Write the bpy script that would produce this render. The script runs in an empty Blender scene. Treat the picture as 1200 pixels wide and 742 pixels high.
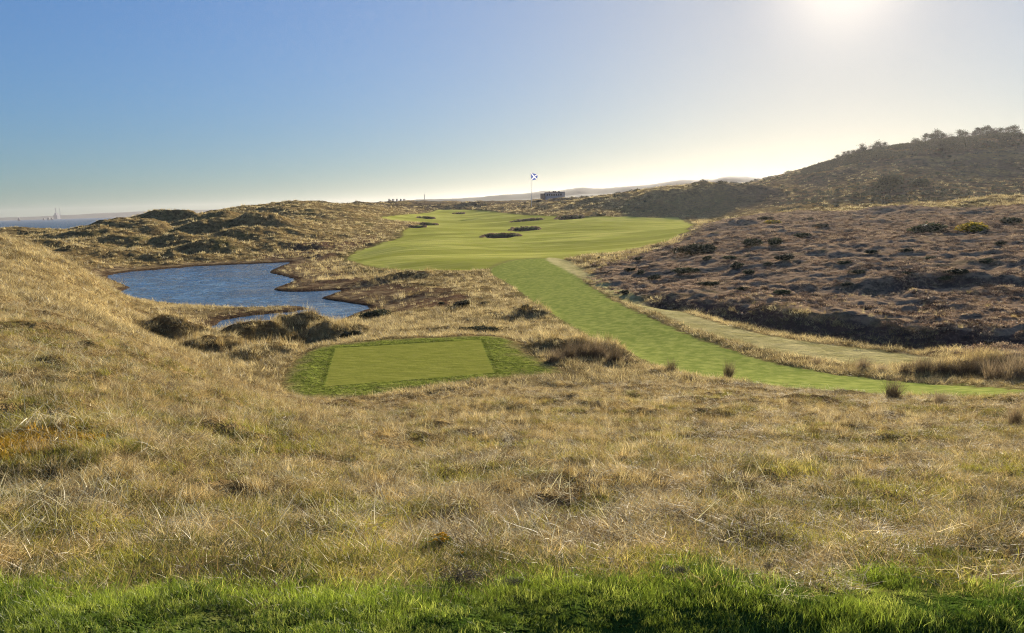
import bpy, math, random
import numpy as np
from mathutils import Matrix, Vector

random.seed(7)
rng = np.random.default_rng(11)
SC = bpy.context.scene
COL = SC.collection
PI = math.pi

# ------------------------------------------------------------------ camera
EYE = np.array([0.0, 0.0, 1.6])
F = 857.0                       # focal length in units of a 1200 px wide frame
PITCH = math.radians(-8.72)
ROLL = math.radians(1.6)
fwd = np.array([0, math.cos(PITCH), math.sin(PITCH)])
up0 = np.array([0, -math.sin(PITCH), math.cos(PITCH)])
rt0 = np.array([1.0, 0, 0])
rt = rt0 * math.cos(ROLL) - up0 * math.sin(ROLL)
up = up0 * math.cos(ROLL) + rt0 * math.sin(ROLL)

cam_d = bpy.data.cameras.new('camera')
cam = bpy.data.objects.new('camera', cam_d)
COL.objects.link(cam)
cam_d.sensor_width = 36.0
cam_d.lens = 36.0 * F / 1200.0
cam_d.clip_start = 0.05
cam_d.clip_end = 40000
cam.matrix_world = Matrix(((rt[0], up[0], -fwd[0], EYE[0]),
                           (rt[1], up[1], -fwd[1], EYE[1]),
                           (rt[2], up[2], -fwd[2], EYE[2]), (0, 0, 0, 1)))
SC.camera = cam


def ray(px, py):
    return fwd + rt * ((px - 600) / F) - up * ((py - 371) / F)


# ------------------------------------------------------------------ light, sky, exposure
sd_ = ray(992, -38)
sd_ = sd_ / np.linalg.norm(sd_)
SUN_EL = math.asin(sd_[2])
SUN_AZ = math.atan2(sd_[0], sd_[1])          # clockwise from +Y
sun_l = bpy.data.lights.new('sun', 'SUN')
sun_l.energy = 4.6
sun_l.angle = math.radians(0.5)
sun_l.color = (1.0, 0.90, 0.74)
sun = bpy.data.objects.new('sun', sun_l)
COL.objects.link(sun)
sun.rotation_euler = Vector(sd_).to_track_quat('Z', 'Y').to_euler()
sun.location = (100, 200, 120)

W = bpy.data.worlds.new('World')
SC.world = W
W.use_nodes = True
nt = W.node_tree
nt.nodes.clear()
sky = nt.nodes.new('ShaderNodeTexSky')
sky.sky_type = 'NISHITA'
sky.sun_disc = False
sky.sun_elevation = SUN_EL
sky.sun_rotation = SUN_AZ
sky.air_density = 1.0
sky.dust_density = 0.15
sky.ozone_density = 2.2
bg = nt.nodes.new('ShaderNodeBackground')
bg.inputs['Strength'].default_value = 0.051
wo = nt.nodes.new('ShaderNodeOutputWorld')
# bright aureole added to the sky colour, fixed to the sun's direction
tc = nt.nodes.new('ShaderNodeTexCoord')
dt = nt.nodes.new('ShaderNodeVectorMath'); dt.operation = 'DOT_PRODUCT'
dt.inputs[1].default_value = tuple(sd_)
nm = nt.nodes.new('ShaderNodeVectorMath'); nm.operation = 'NORMALIZE'
nt.links.new(tc.outputs['Generated'], nm.inputs[0])
nt.links.new(nm.outputs[0], dt.inputs[0])
mx = nt.nodes.new('ShaderNodeMath'); mx.operation = 'MAXIMUM'; mx.inputs[1].default_value = 0
nt.links.new(dt.outputs['Value'], mx.inputs[0])
def _pw(e, k):
    a = nt.nodes.new('ShaderNodeMath'); a.operation = 'POWER'; a.inputs[1].default_value = e
    nt.links.new(mx.outputs[0], a.inputs[0])
    b = nt.nodes.new('ShaderNodeMath'); b.operation = 'MULTIPLY'; b.inputs[1].default_value = k
    nt.links.new(a.outputs[0], b.inputs[0])
    return b
g1 = _pw(420, 4.6); g2 = _pw(40, .45); g3 = _pw(5, 1.35)
ad = nt.nodes.new('ShaderNodeMath'); ad.operation = 'ADD'
nt.links.new(g1.outputs[0], ad.inputs[0]); nt.links.new(g2.outputs[0], ad.inputs[1])
ad2 = nt.nodes.new('ShaderNodeMath'); ad2.operation = 'ADD'
nt.links.new(ad.outputs[0], ad2.inputs[0]); nt.links.new(g3.outputs[0], ad2.inputs[1]); ad = ad2
cb = nt.nodes.new('ShaderNodeVectorMath'); cb.operation = 'SCALE'
cb.inputs[0].default_value = (1.0, 0.80, 0.56)
nt.links.new(ad.outputs[0], cb.inputs['Scale'])
sm = nt.nodes.new('ShaderNodeVectorMath'); sm.operation = 'ADD'
# compress the sky's brightest part, as a phone camera's tone mapping does
ln = nt.nodes.new('ShaderNodeRGBToBW'); nt.links.new(sky.outputs[0], ln.inputs[0])
q1 = nt.nodes.new('ShaderNodeMath'); q1.operation = 'MULTIPLY_ADD'; q1.inputs[1].default_value = 1 / 5.0; q1.inputs[2].default_value = 1.0
nt.links.new(ln.outputs[0], q1.inputs[0])
q2 = nt.nodes.new('ShaderNodeMath'); q2.operation = 'DIVIDE'; q2.inputs[0].default_value = 1.0
nt.links.new(q1.outputs[0], q2.inputs[1])
q3 = nt.nodes.new('ShaderNodeVectorMath'); q3.operation = 'SCALE'
q4 = nt.nodes.new('ShaderNodeVectorMath'); q4.operation = 'MULTIPLY'; q4.inputs[1].default_value = (0.78, 1.11, 1.60)
nt.links.new(sky.outputs[0], q4.inputs[0])
tw = nt.nodes.new('ShaderNodeMath'); tw.operation = 'POWER'; tw.inputs[1].default_value = 9.0
nt.links.new(mx.outputs[0], tw.inputs[0])
tm_ = nt.nodes.new('ShaderNodeMix'); tm_.data_type = 'RGBA'
tm_.inputs[6].default_value = (0.82, 1.15, 1.62, 1); tm_.inputs[7].default_value = (.95, 1.0, 1.12, 1)
nt.links.new(tw.outputs[0], tm_.inputs[0]); nt.links.new(tm_.outputs[2], q4.inputs[1])
nt.links.new(q4.outputs[0], q3.inputs[0]); nt.links.new(q2.outputs[0], q3.inputs['Scale'])
nt.links.new(q3.outputs[0], sm.inputs[0]); nt.links.new(cb.outputs[0], sm.inputs[1])
nt.links.new(sm.outputs[0], bg.inputs['Color'])
nt.links.new(bg.outputs[0], wo.inputs['Surface'])

SC.view_settings.view_transform = 'Standard'
SC.view_settings.look = 'None'
SC.view_settings.exposure = 1.2
SC.view_settings.gamma = 1.0
SC.view_settings.use_curve_mapping = False
SC.render.engine = 'CYCLES'
SC.cycles.use_denoising = True
SC.cycles.denoiser = 'OPENIMAGEDENOISE'
SC.cycles.denoising_input_passes = 'RGB_ALBEDO_NORMAL'
SC.cycles.denoising_prefilter = 'NONE'
SC.cycles.max_bounces = 5
SC.cycles.diffuse_bounces = 2
SC.cycles.glossy_bounces = 2
SC.cycles.transmission_bounces = 3
SC.cycles.volume_bounces = 0
SC.cycles.transparent_max_bounces = 4
SC.cycles.sample_clamp_indirect = 4.0
SC.cycles.use_adaptive_sampling = True
SC.cycles.adaptive_threshold = 0.02
SC.cycles.filter_width = 1.1


# ------------------------------------------------------------------ naming
def tag(o, label=None, cat=None, group=None, kind=None):
    if label: o['label'] = label
    if cat: o['category'] = cat
    if group: o['group'] = group
    if kind: o['kind'] = kind
    return o


def link_mesh(name, me, mat=None, parent=None, loc=None):
    o = bpy.data.objects.new(name, me)
    COL.objects.link(o)
    if mat is not None:
        me.materials.append(mat)
    if parent is not None: o.parent = parent
    if loc is not None: o.location = loc
    return o


def empty(name, loc, rz=0):
    o = bpy.data.objects.new(name, None)
    o.empty_display_size = 0.3
    COL.objects.link(o)
    o.location = loc
    o.rotation_euler = (0, 0, rz)
    return o


def np_mesh(name, V, Fc, smooth=False):
    """V (n,3), Fc (m,k) all faces of the same size"""
    me = bpy.data.meshes.new(name)
    n, (m, k) = len(V), Fc.shape
    me.vertices.add(n)
    me.vertices.foreach_set('co', np.ascontiguousarray(V, dtype=np.float32).ravel())
    me.loops.add(m * k)
    me.loops.foreach_set('vertex_index', np.ascontiguousarray(Fc, dtype=np.int32).ravel())
    me.polygons.add(m)
    me.polygons.foreach_set('loop_start', np.arange(0, m * k, k, dtype=np.int32))
    me.polygons.foreach_set('use_smooth', np.full(m, smooth, dtype=bool))
    me.update(calc_edges=True)
    return me


def boxes_mesh(name, boxes):
    V, Q = [], []
    for (cx, cy, cz, sx, sy, sz) in boxes:          # centre x, y, bottom z, sizes
        b = len(V)
        for z in (cz, cz + sz):
            for (i, j) in ((-1, -1), (1, -1), (1, 1), (-1, 1)):
                V.append((cx + i * sx / 2, cy + j * sy / 2, z))
        Q += [(b, b + 3, b + 2, b + 1), (b + 4, b + 5, b + 6, b + 7)]
        for i in range(4):
            j = (i + 1) % 4
            Q.append((b + i, b + j, b + 4 + j, b + 4 + i))
    return np_mesh(name, np.array(V, float), np.array(Q))


def lathe_mesh(name, prof, n=12):
    V, Q = [], []
    for (r, z) in prof:
        for i in range(n):
            a = 2 * PI * i / n
            V.append((r * math.cos(a), r * math.sin(a), z))
    for k in range(len(prof) - 1):
        for i in range(n):
            j = (i + 1) % n
            Q.append((k * n + i, k * n + j, (k + 1) * n + j, (k + 1) * n + i))
    return np_mesh(name, np.array(V, float), np.array(Q), True)


# ------------------------------------------------------------------ noise
_T = np.random.default_rng(5).random((256, 256)).astype(np.float32)


def vnoise(x, y, s=0):
    x = x + 37.17 * s + 1000.3; y = y + 91.7 * s + 2000.7
    xi = np.floor(x).astype(np.int64); yi = np.floor(y).astype(np.int64)
    fx = x - xi; fy = y - yi
    fx = fx * fx * fx * (fx * (fx * 6 - 15) + 10); fy = fy * fy * fy * (fy * (fy * 6 - 15) + 10)
    x0 = xi & 255; x1 = (xi + 1) & 255; y0 = yi & 255; y1 = (yi + 1) & 255
    return (_T[x0, y0] * (1 - fx) + _T[x1, y0] * fx) * (1 - fy) + (_T[x0, y1] * (1 - fx) + _T[x1, y1] * fx) * fy


def fbm(x, y, wl, octv=3, s=0, gain=0.5, ridged=False):
    t = 0.0; a = 1.0; n = 0.0
    c, sn = math.cos(0.7), math.sin(0.7)
    for o in range(octv):
        k = vnoise(x / wl, y / wl, s + o)
        if ridged: k = 1 - np.abs(2 * k - 1)
        t = t + a * (k - 0.5); n += a
        a *= gain; wl = wl / 2.07
        x, y = c * x - sn * y, sn * x + c * y
    return t / n * 2


def sstep(x, a, b):
    t = np.clip((x - a) / (b - a), 0, 1)
    return t * t * (3 - 2 * t)


# ------------------------------------------------------------------ the lie of the land
# (photo column, photo row, distance in metres, dune amplitude): surveyed spots the base surface passes through
SPOTS = [
 (600, 742, 2.9, 0), (600, 690, 3.5, 0), (600, 655, 4.15, 0), (600, 600, 6, 0), (600, 550, 9, 0), (600, 500, 15, 0), (600, 475, 21, 0),
 (0, 742, 2.9, 0), (0, 660, 3.9, 0), (0, 560, 6.5, 0), (0, 480, 9, 0), (0, 420, 13, 0), (0, 370, 22, 0), (0, 335, 38, .1),
 (1200, 742, 3.0, 0), (1200, 655, 4.3, 0), (1200, 590, 6.5, 0), (1200, 530, 10, 0), (1200, 480, 18, 0), (1200, 452, 26, 0),
 (900, 600, 5.7, 0), (900, 520, 12, 0), (900, 470, 22, 0), (300, 600, 6, 0), (300, 520, 10.5, 0), (300, 470, 19, 0),
 (150, 470, 11, 0), (150, 410, 20, 0), (200, 411, 33, 0), (120, 378, 36, .05),
 # tee and round it
 (340, 458, 31.5, 0), (480, 457, 31.5, 0), (600, 442, 33.5, 0), (393, 408, 41.8, 0), (563, 398, 43.1, 0), (480, 402, 42.5, 0),
 (260, 424, 38, 0), (280, 414, 50, .05), (215, 412, 48, 0), (345, 408, 52, .05), (300, 400, 60, 0), (220, 392, 62, 0), (440, 392, 49, .1), (570, 388, 52, .1), (500, 380, 58, .1), (640, 420, 38, 0),
 # left near dune
 (0, 281, 66, .1), (60, 299, 66, .1), (105, 325, 66, .1), (150, 352, 75, 0), (60, 335, 48, .1), (0, 310, 52, .1), (220, 365, 76, 0), (300, 381, 71, 0),
 (-120, 255, 70, .2), (-120, 300, 50, .1), (-300, 300, 40, .1), (-300, 400, 15, .1), (-300, 245, 80, 1),
 (60, 305, 105, .2), (0, 292, 120, .3),
 # pond shores
 (160, 318, 143, .1), (335, 310, 157, .1), (250, 313, 151, .1), (345, 326, 125, 0), (325, 339, 103, 0), (380, 350, 93, 0), (436, 361, 80, 0), (402, 373, 73, 0), (240, 345, 98, 0),
 # low ground between pond and fairway
 (460, 345, 88, .1), (400, 325, 118, .1), (420, 305, 147, .2), (520, 350, 78, .1), (560, 335, 90, .1), (380, 300, 172, .3),
 # fairway
 (500, 317, 112, 0), (430, 306, 138, 0), (480, 290, 165, 0), (600, 290, 158, 0), (600, 310, 113, 0), (700, 300, 125, 0), (680, 280, 172, 0),
 (600, 270, 235, 0), (520, 270, 240, 0), (600, 256, 350, 0), (540, 250, 450, .1), (700, 262, 245, 0), (800, 264, 225, 0), (760, 285, 150, 0), (460, 258, 330, .3),
 # green walk and pale track
 (640, 350, 72, 0), (700, 350, 68, 0), (720, 400, 46, 0), (790, 410, 41.5, 0), (880, 435, 35, 0), (1000, 445, 32, 0), (1100, 450, 30, 0), (1200, 437, 31, 0),
 (900, 400, 43, 0), (1000, 418, 38.5, 0), (1100, 412, 39, 0), (780, 370, 54, 0), (700, 322, 92, 0), (1200, 408, 38, 0),
 # heath
 (760, 335, 76, .1), (850, 355, 60, .1), (960, 372, 51, .1), (1080, 380, 47.5, .1), (1200, 378, 46, .1), (900, 300, 88, .12), (1100, 300, 77, .12),
 (1000, 270, 125, .2), (1180, 270, 105, .2), (850, 270, 150, .2), (1350, 300, 70, .2), (1350, 400, 36, .1),
 (900, 252, 215, .5), (1000, 246, 210, .6), (1120, 245, 185, .8), (1200, 240, 170, .8),
 # right ridge and hill
 (720, 248, 305, .2), (820, 248, 298, .2), (900, 243, 280, .3), (770, 230, 325, 1.1), (830, 220.5, 330, 1.0), (900, 221.5, 330, 1.0), (940, 234, 290, .8), (700, 237, 340, 1.2), (850, 226, 420, 1),
 (960, 222, 330, 1.2), (1040, 215, 290, 1.6), (1120, 222, 290, 1.6), (1200, 218, 290, 1.6), (1000, 185, 405, 1.4), (1060, 175.5, 405, 1.4), (1100, 168, 405, 1.4), (1190, 161, 410, 1.4), (1000, 186, 470, 1.4), (1100, 169, 470, 1.4), (1190, 162, 480, 1.4),
 (1100, 200, 345, 1.6), (1200, 192, 350, 1.6), (1000, 206, 345, 1.6), (950, 198, 500, 1.5), (900, 209, 560, 1.5), (1350, 150, 480, 3), (1350, 230, 200, 2), (1500, 160, 420, 3),
 (1000, 200, 800, 3), (1200, 182, 800, 3), (1500, 170, 900, 3), (800, 231, 800, 1.5), (860, 221, 700, 1.5),
 # left dunes past the pond
 (160, 300, 170, 1.2), (60, 290, 175, 1.0), (0, 283, 190, 1.0), (250, 297, 185, 1.2), (340, 290, 185, 1.6), (150, 277, 235, 1.8), (60, 278, 225, 1.4), (0, 274, 235, 1.2),
 (260, 270, 240, 2.0), (350, 267, 250, 2.2), (420, 275, 235, .6), (200, 259, 300, 1.8), (300, 248, 320, 2.6), (400, 248, 330, 2.0), (430, 262, 280, .8),
 (-100, 275, 230, 1.5), (-300, 262, 230, 2), (60, 276, 330, 1), (0, 276, 330, 1), (-200, 280, 340, 1),
 # beyond
 (420, 243, 480, 2.4), (500, 244, 560, 2.0), (580, 244, 480, 2.2), (640, 242, 430, 2.6), (560, 240, 640, 2), (680, 240, 500, 2.6), (350, 246, 480, 2), (640, 238, 620, 2),
 (440, 240, 800, 3), (540, 238, 800, 3), (700, 233, 800, 3),
]
SPOTS_W = [  # x, y, height below eye level, amplitude
 (0, 0, -1.62, 0), (-8, 0, -1.5, 0), (8, 0, -1.65, 0), (0, -4, -1.6, 0), (-12, -6, -1.3, 0), (12, -6, -1.5, 0), (-14, 3, -1.4, 0), (14, 3, -1.9, 0),
 (-330, 520, -22, 0), (-180, 600, -22, .5), (-500, 500, -24, 0), (-700, 1500, -28, 0), (-250, 1500, -22, .5), (100, 1500, -6, 3), (700, 1500, 20, 5), (1500, 1500, 40, 5),
 (-3000, 4000, -28, 0), (-1200, 4000, -26, 0), (0, 4000, 0, 6), (1500, 4000, 30, 8), (4000, 4000, 60, 8), (-7000, 9000, -30, 0), (-1500, 9000, -28, 0), (0, 9000, 0, 6), (4000, 9000, 50, 8), (9000, 9000, 60, 8),
]
OFF = 8.0
P = []
for (px, py, D, a) in SPOTS:
    r = ray(px, py); t = D / r[1]
    P.append((r[0] * t, D, r[2] * t, a))
P += SPOTS_W
P = np.array(P)
CX = P[:, 0] / (P[:, 1] + OFF) * 2.2
CV = np.log(P[:, 1] + OFF)
VAL = np.stack([P[:, 2] / (P[:, 1] + OFF), P[:, 3]], 1)


def _phi(r2):
    return 0.5 * r2 * np.log(r2 + 1e-9)


def _solve(cx, cv, val, lam):
    n = len(cx)
    A = np.zeros((n + 3, n + 3))
    A[:n, :n] = _phi((cx[:, None] - cx) ** 2 + (cv[:, None] - cv) ** 2) + lam * np.eye(n)
    A[:n, n] = 1; A[:n, n + 1] = cx; A[:n, n + 2] = cv
    A[n:, :n] = A[:n, n:].T
    B = np.zeros((n + 3, val.shape[1])); B[:n] = val
    return np.linalg.solve(A, B)


WZ = _solve(CX, CV, VAL[:, :1], 0.0004)
WA = _solve(CX, CV, VAL[:, 1:], 0.01)
# tabulate both on a lattice in (x/(y+OFF), log(y+OFF)) and look them up bilinearly
GA = np.linspace(-4.2, 4.2, 320); GV = np.linspace(math.log(1.0), math.log(9800), 420)
_ga, _gv = np.meshgrid(GA, GV, indexing='ij')
_f = _phi((_ga.ravel()[:, None] - CX) ** 2 + (_gv.ravel()[:, None] - CV) ** 2)
_lin = np.stack([np.ones(_ga.size), _ga.ravel(), _gv.ravel()], 1)
TZ = (_f @ WZ[:-3, 0] + _lin @ WZ[-3:, 0]).reshape(_ga.shape)
TA = np.clip((_f @ WA[:-3, 0] + _lin @ WA[-3:, 0]).reshape(_ga.shape), 0, 8)
del _f


def _look(T, x, y):
    yy = np.maximum(y + OFF, 1.0)
    u = (np.clip(x / yy * 2.2, GA[0], GA[-1] - 1e-6) - GA[0]) / (GA[1] - GA[0])
    v = (np.clip(np.log(yy), GV[0], GV[-1] - 1e-6) - GV[0]) / (GV[1] - GV[0])
    i = np.clip(np.floor(u).astype(int), 0, len(GA) - 2); j = np.clip(np.floor(v).astype(int), 0, len(GV) - 2)
    u = u - i; v = v - j
    return (T[i, j] * (1 - u) + T[i + 1, j] * u) * (1 - v) + (T[i, j + 1] * (1 - u) + T[i + 1, j + 1] * u) * v


def base(x, y):
    return EYE[2] + _look(TZ, x, y) * np.maximum(y + OFF, 1.0)


def at(px, py, dmin=2.5, dmax=900, hf=base, last=False):
    """the ground point seen at a spot of the photograph"""
    r = ray(px, py)
    d = np.exp(np.linspace(math.log(dmin), math.log(dmax), 1500))
    x = r[0] / r[1] * d; z = EYE[2] + r[2] / r[1] * d
    below = z <= hf(x, d)
    k = int(np.argmax(below)) if below.any() else len(d) - 1
    return np.array([x[k], d[k], z[k]])


def on_plane(px, py, z):
    r = ray(px, py); t = (z - EYE[2]) / r[2]
    return (r[0] * t, r[1] * t)


def smooth_poly(pts, n=6, closed=True):
    pts = np.array(pts, float); m = len(pts); out = []
    for i in range(m if closed else m - 1):
        if closed:
            p0, p1, p2, p3 = pts[i - 1], pts[i], pts[(i + 1) % m], pts[(i + 2) % m]
        else:
            p0, p1, p2, p3 = pts[max(i - 1, 0)], pts[i], pts[i + 1], pts[min(i + 2, m - 1)]
        for k in range(n):
            t = k / n
            out.append(0.5 * ((2 * p1) + (p2 - p0) * t + (2 * p0 - 5 * p1 + 4 * p2 - p3) * t * t + (3 * p1 - p0 - 3 * p2 + p3) * t ** 3))
    if not closed: out.append(pts[-1])
    return np.array(out)


def sdist(x, y, poly, far=25.0):
    """signed distance, positive inside"""
    sh = x.shape; x = x.ravel(); y = y.ravel()
    out = np.full(x.shape, -float(far))
    mn = poly.min(0) - far; mx_ = poly.max(0) + far
    s = np.where((x > mn[0]) & (x < mx_[0]) & (y > mn[1]) & (y < mx_[1]))[0]
    if len(s) == 0: return out.reshape(sh)
    X = x[s]; Y = y[s]
    d2 = np.full(X.shape, 1e12); ins = np.zeros(X.shape, bool)
    for i in range(len(poly)):
        ax, ay = poly[i]; bx, by = poly[(i + 1) % len(poly)]
        ex, ey = bx - ax, by - ay
        L = ex * ex + ey * ey + 1e-12
        t = np.clip(((X - ax) * ex + (Y - ay) * ey) / L, 0, 1)
        d2 = np.minimum(d2, (X - ax - t * ex) ** 2 + (Y - ay - t * ey) ** 2)
        c = (ay > Y) != (by > Y)
        if abs(ey) > 1e-12:
            ins ^= c & (X < (Y - ay) * ex / ey + ax)
    d = np.sqrt(d2); d[~ins] *= -1
    out[s] = np.maximum(d, -far)
    return out.reshape(sh)


def ldist(x, y, line, far=20.0):
    """distance to an open line, signed (positive on its left), and position along it 0..1"""
    sh = x.shape; x = x.ravel(); y = y.ravel()
    out = np.full(x.shape, float(far)); al = np.zeros(x.shape)
    mn = line.min(0) - far; mx_ = line.max(0) + far
    s = np.where((x > mn[0]) & (x < mx_[0]) & (y > mn[1]) & (y < mx_[1]))[0]
    if len(s) == 0: return out.reshape(sh), al.reshape(sh)
    X = x[s]; Y = y[s]; best = np.full(X.shape, 1e12); sg = np.ones(X.shape); pos = np.zeros(X.shape)
    m = len(line) - 1
    for i in range(m):
        ax, ay = line[i]; bx, by = line[i + 1]
        ex, ey = bx - ax, by - ay; L = ex * ex + ey * ey + 1e-12
        t = np.clip(((X - ax) * ex + (Y - ay) * ey) / L, 0, 1)
        d2 = (X - ax - t * ex) ** 2 + (Y - ay - t * ey) ** 2
        b = d2 < best
        best[b] = d2[b]; sg[b] = np.sign(ex * (Y - ay) - ey * (X - ax))[b]; pos[b] = ((i + t) / m)[b]
    out[s] = np.minimum(np.sqrt(best), far) * sg; al[s] = pos
    return out.reshape(sh), al.reshape(sh)


WATER = EYE[2] - 11.0
SEA = EYE[2] - 20.0
TEE = EYE[2] - 7.9
POND = smooth_poly([on_plane(*p, WATER) for p in [
    (124, 325), (133, 321), (160, 318), (190, 315.5), (240, 311.5), (290, 309.5), (335, 307.5), (340, 308.5), (328, 313), (318, 319), (335, 324), (347, 328),
    (337, 333), (323, 339.5), (350, 342), (401, 340), (388, 346), (380, 350), (405, 354), (436, 360), (420, 367), (401, 375), (360, 388), (290, 390), (245, 388), (252, 379),
    (262, 374), (300, 369.5), (352, 364), (358, 361.5), (340, 359.5), (300, 361), (229, 359), (189, 355), (162, 351), (140, 343), (149, 337), (136, 331)]], 4)
TEEBOX = np.array([on_plane(*p, TEE) for p in [(380, 453), (393, 408), (563, 398), (579, 437)]])
TEERIM = smooth_poly([on_plane(*p, TEE) for p in [(352, 466), (330, 452), (338, 430), (358, 411), (395, 402), (480, 396), (570, 392), (598, 396), (618, 412), (650, 428), (655, 437), (600, 442), (560, 446), (480, 457), (410, 467)]], 5)
b2 = lambda l, **k: [tuple(at(*p, **k)[:2]) for p in l]
FAIR = smooth_poly(b2([(408, 303), (425, 311), (460, 316), (500, 318), (560, 317), (600, 311), (650, 305), (720, 297), (790, 281), (812, 266), (800, 258), (760, 255),
    (700, 254), (650, 254), (600, 251), (560, 247), (520, 246), (500, 250), (460, 253.5), (450, 257), (500, 262), (475, 270), (470, 279), (430, 292)], dmin=60), 4)
WALK = smooth_poly(b2([(575, 317), (600, 335), (640, 365), (690, 395), (745, 420), (800, 438), (900, 452), (1000, 460), (1110, 466), (1200, 470), (1200, 458), (1120, 452), (1040, 446), (960, 436),
    (880, 419), (830, 401), (790, 385), (730, 358), (690, 335), (650, 305), (610, 305)], dmin=22), 4)
TRACK = smooth_poly(b2([(640, 304), (690, 330), (720, 347), (800, 380), (870, 403), (940, 418), (1010, 428), (1090, 430), (1090, 419), (1000, 408), (900, 392), (830, 375), (760, 352), (700, 328), (665, 305)], dmin=22), 4)
DITCH = smooth_poly(b2([(700, 347), (760, 353), (810, 361), (860, 371), (910, 381), (960, 388), (1020, 396), (1080, 403), (1150, 402), (1260, 398)], dmin=22), 4, closed=False)
DITCH2 = smooth_poly(b2([(1000, 347), (1080, 338), (1150, 333), (1260, 338)], dmin=40), 4, closed=False)
HEATH = smooth_poly(b2([(700, 340), (760, 351), (860, 369), (960, 386), (1080, 401), (1290, 399), (1350, 240), (1200, 243), (1050, 250), (900, 252), (830, 262), (800, 280), (730, 305), (690, 320)], dmin=30), 4)
MARSH = smooth_poly(b2([(300, 305), (345, 293), (380, 282), (430, 278), (450, 284), (425, 300), (408, 316), (430, 330), (490, 336), (545, 350), (500, 362), (440, 364), (385, 352), (340, 336), (336, 315)], dmin=60), 4)
BUNKERS = []   # x, y, half width, half depth
for (px, py, w) in [(587, 278, 20), (615, 269, 15.5), (618, 260.5, 17), (669, 256.5, 15), (486, 267, 10), (500, 264, 10), (498, 256, 9), (537, 251, 6)]:
    p = at(px, py, 60)
    BUNKERS.append((p[0], p[1] + 3.5, w * p[1] / F, 4.5 + 0.008 * p[1]))
# dunes and mounds: photo column and row of the crest, distance, half length, half depth (m), height (m), turn
MOUNDS = []
for (px, py, D, lx, ly, h, tn) in [
    (218, 380, 53, 2.6, 1.9, 2.3, .15), (340, 370, 54, 3.0, 1.8, 2.0, .1), (300, 383, 51, 3.4, 1.7, 2.2, .75), (262, 402, 46, 2.4, 1.5, 1.5, .8), (375, 380, 52, 2.4, 1.5, 1.3, -.1), (310, 418, 42, 2.0, 1.2, 1.0, .7), (405, 388, 52, 1.5, 1.2, .8, 0),
    (690, 402, 40.5, 2.6, 1.3, 1.1, -.15), (650, 398, 43, 1.6, 1.4, .6, 0), (1180, 424, 33, 3.2, 1.4, .8, .15), (1120, 428, 33.5, 2.4, 1.2, .5, .1),
    (560, 386, 51, 2.2, 1.6, .5, 0), (465, 323, 104, 5, 3, 1.6, .2),
    (640, 372, 62, 4, 2.5, .7, .1), (590, 372, 63, 3, 2.5, .5, .1), (450, 352, 84, 5.0, 2.2, .9, .1), (380, 335, 108, 7, 2.6, .8, .2), (375, 325, 120, 5, 2.5, .7, 0),
    (430, 287, 170, 9, 5, 3.6, .75), (450, 288, 172, 6, 4, 1.8, .5), (368, 287, 185, 4.5, 3, 1.8, 0), (330, 290, 190, 4.5, 3.5, 2.0, 0),
    # left dunes
    (185, 250, 262, 14, 9, 5.5, 0), (145, 258, 240, 11, 8, 4.5, .2), (110, 272, 205, 10, 6, 3.2, .1), (145, 279, 190, 8, 5, 3.4, .1), (215, 276, 195, 9, 6, 5.2, .4), (195, 298, 163, 7, 4, 2.8, .1),
    (128, 298, 160, 8, 4.5, 3.2, .4), (70, 288, 165, 9, 5, 2.8, .3), (255, 283, 178, 8, 5, 4.0, .5), (285, 268, 205, 9, 6, 4.5, .5), (250, 250, 255, 11, 7, 3.5, .3), (310, 256, 235, 9, 6, 3.2, .6),
    (240, 262, 225, 8, 6, 3.5, .4), (50, 273, 215, 10, 6, 2.2, .1), (175, 268, 215, 8, 5, 3.0, .3), (340, 270, 215, 9, 5, 2.6, .6), (60, 300, 105, 6, 5, 1.4, .3), (90, 312, 112, 6, 4, 1.8, .4), (20, 270, 240, 12, 7, 1.5, 0),
    # right ridge gullies and heath mounds
    (1050, 247, 178, 12, 5, 3.4, .1), (1095, 249, 172, 9, 5, 2.6, 0), (1150, 243, 178, 10, 6, 3.4, 0), (985, 238, 240, 12, 6, 3.5, .1), (1165, 235, 200, 10, 6, 3.5, 0),
    (782, 272, 172, 5, 3, 1.8, 0), (865, 274, 160, 8, 3, 2.0, 0), (975, 210, 360, 16, 8, 3.5, 0), (1035, 222, 285, 14, 8, 3, 0),
    (770, 226, 315, 10, 9, 3.5, .9), (805, 221, 318, 9, 12, 3.5, .9), (845, 216, 320, 10, 12, 3.5, .8), (890, 219, 315, 10, 10, 3.0, .8), (730, 234, 330, 11, 9, 4, .8), (690, 238, 345, 10, 8, 4, .8), (650, 243, 380, 9, 7, 3, .6),
    (652, 234, 475, 24, 9, 3.0, 0), (430, 239, 520, 22, 14, 5, 0), (470, 238, 560, 20, 14, 5, 0), (555, 239, 520, 20, 12, 5, 0), (600, 240, 480, 16, 10, 4, 0)]:
    r = ray(px, py); t = D / r[1]
    MOUNDS.append((r[0] * t, D, EYE[2] + r[2] * t, lx, ly, h, tn))


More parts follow.
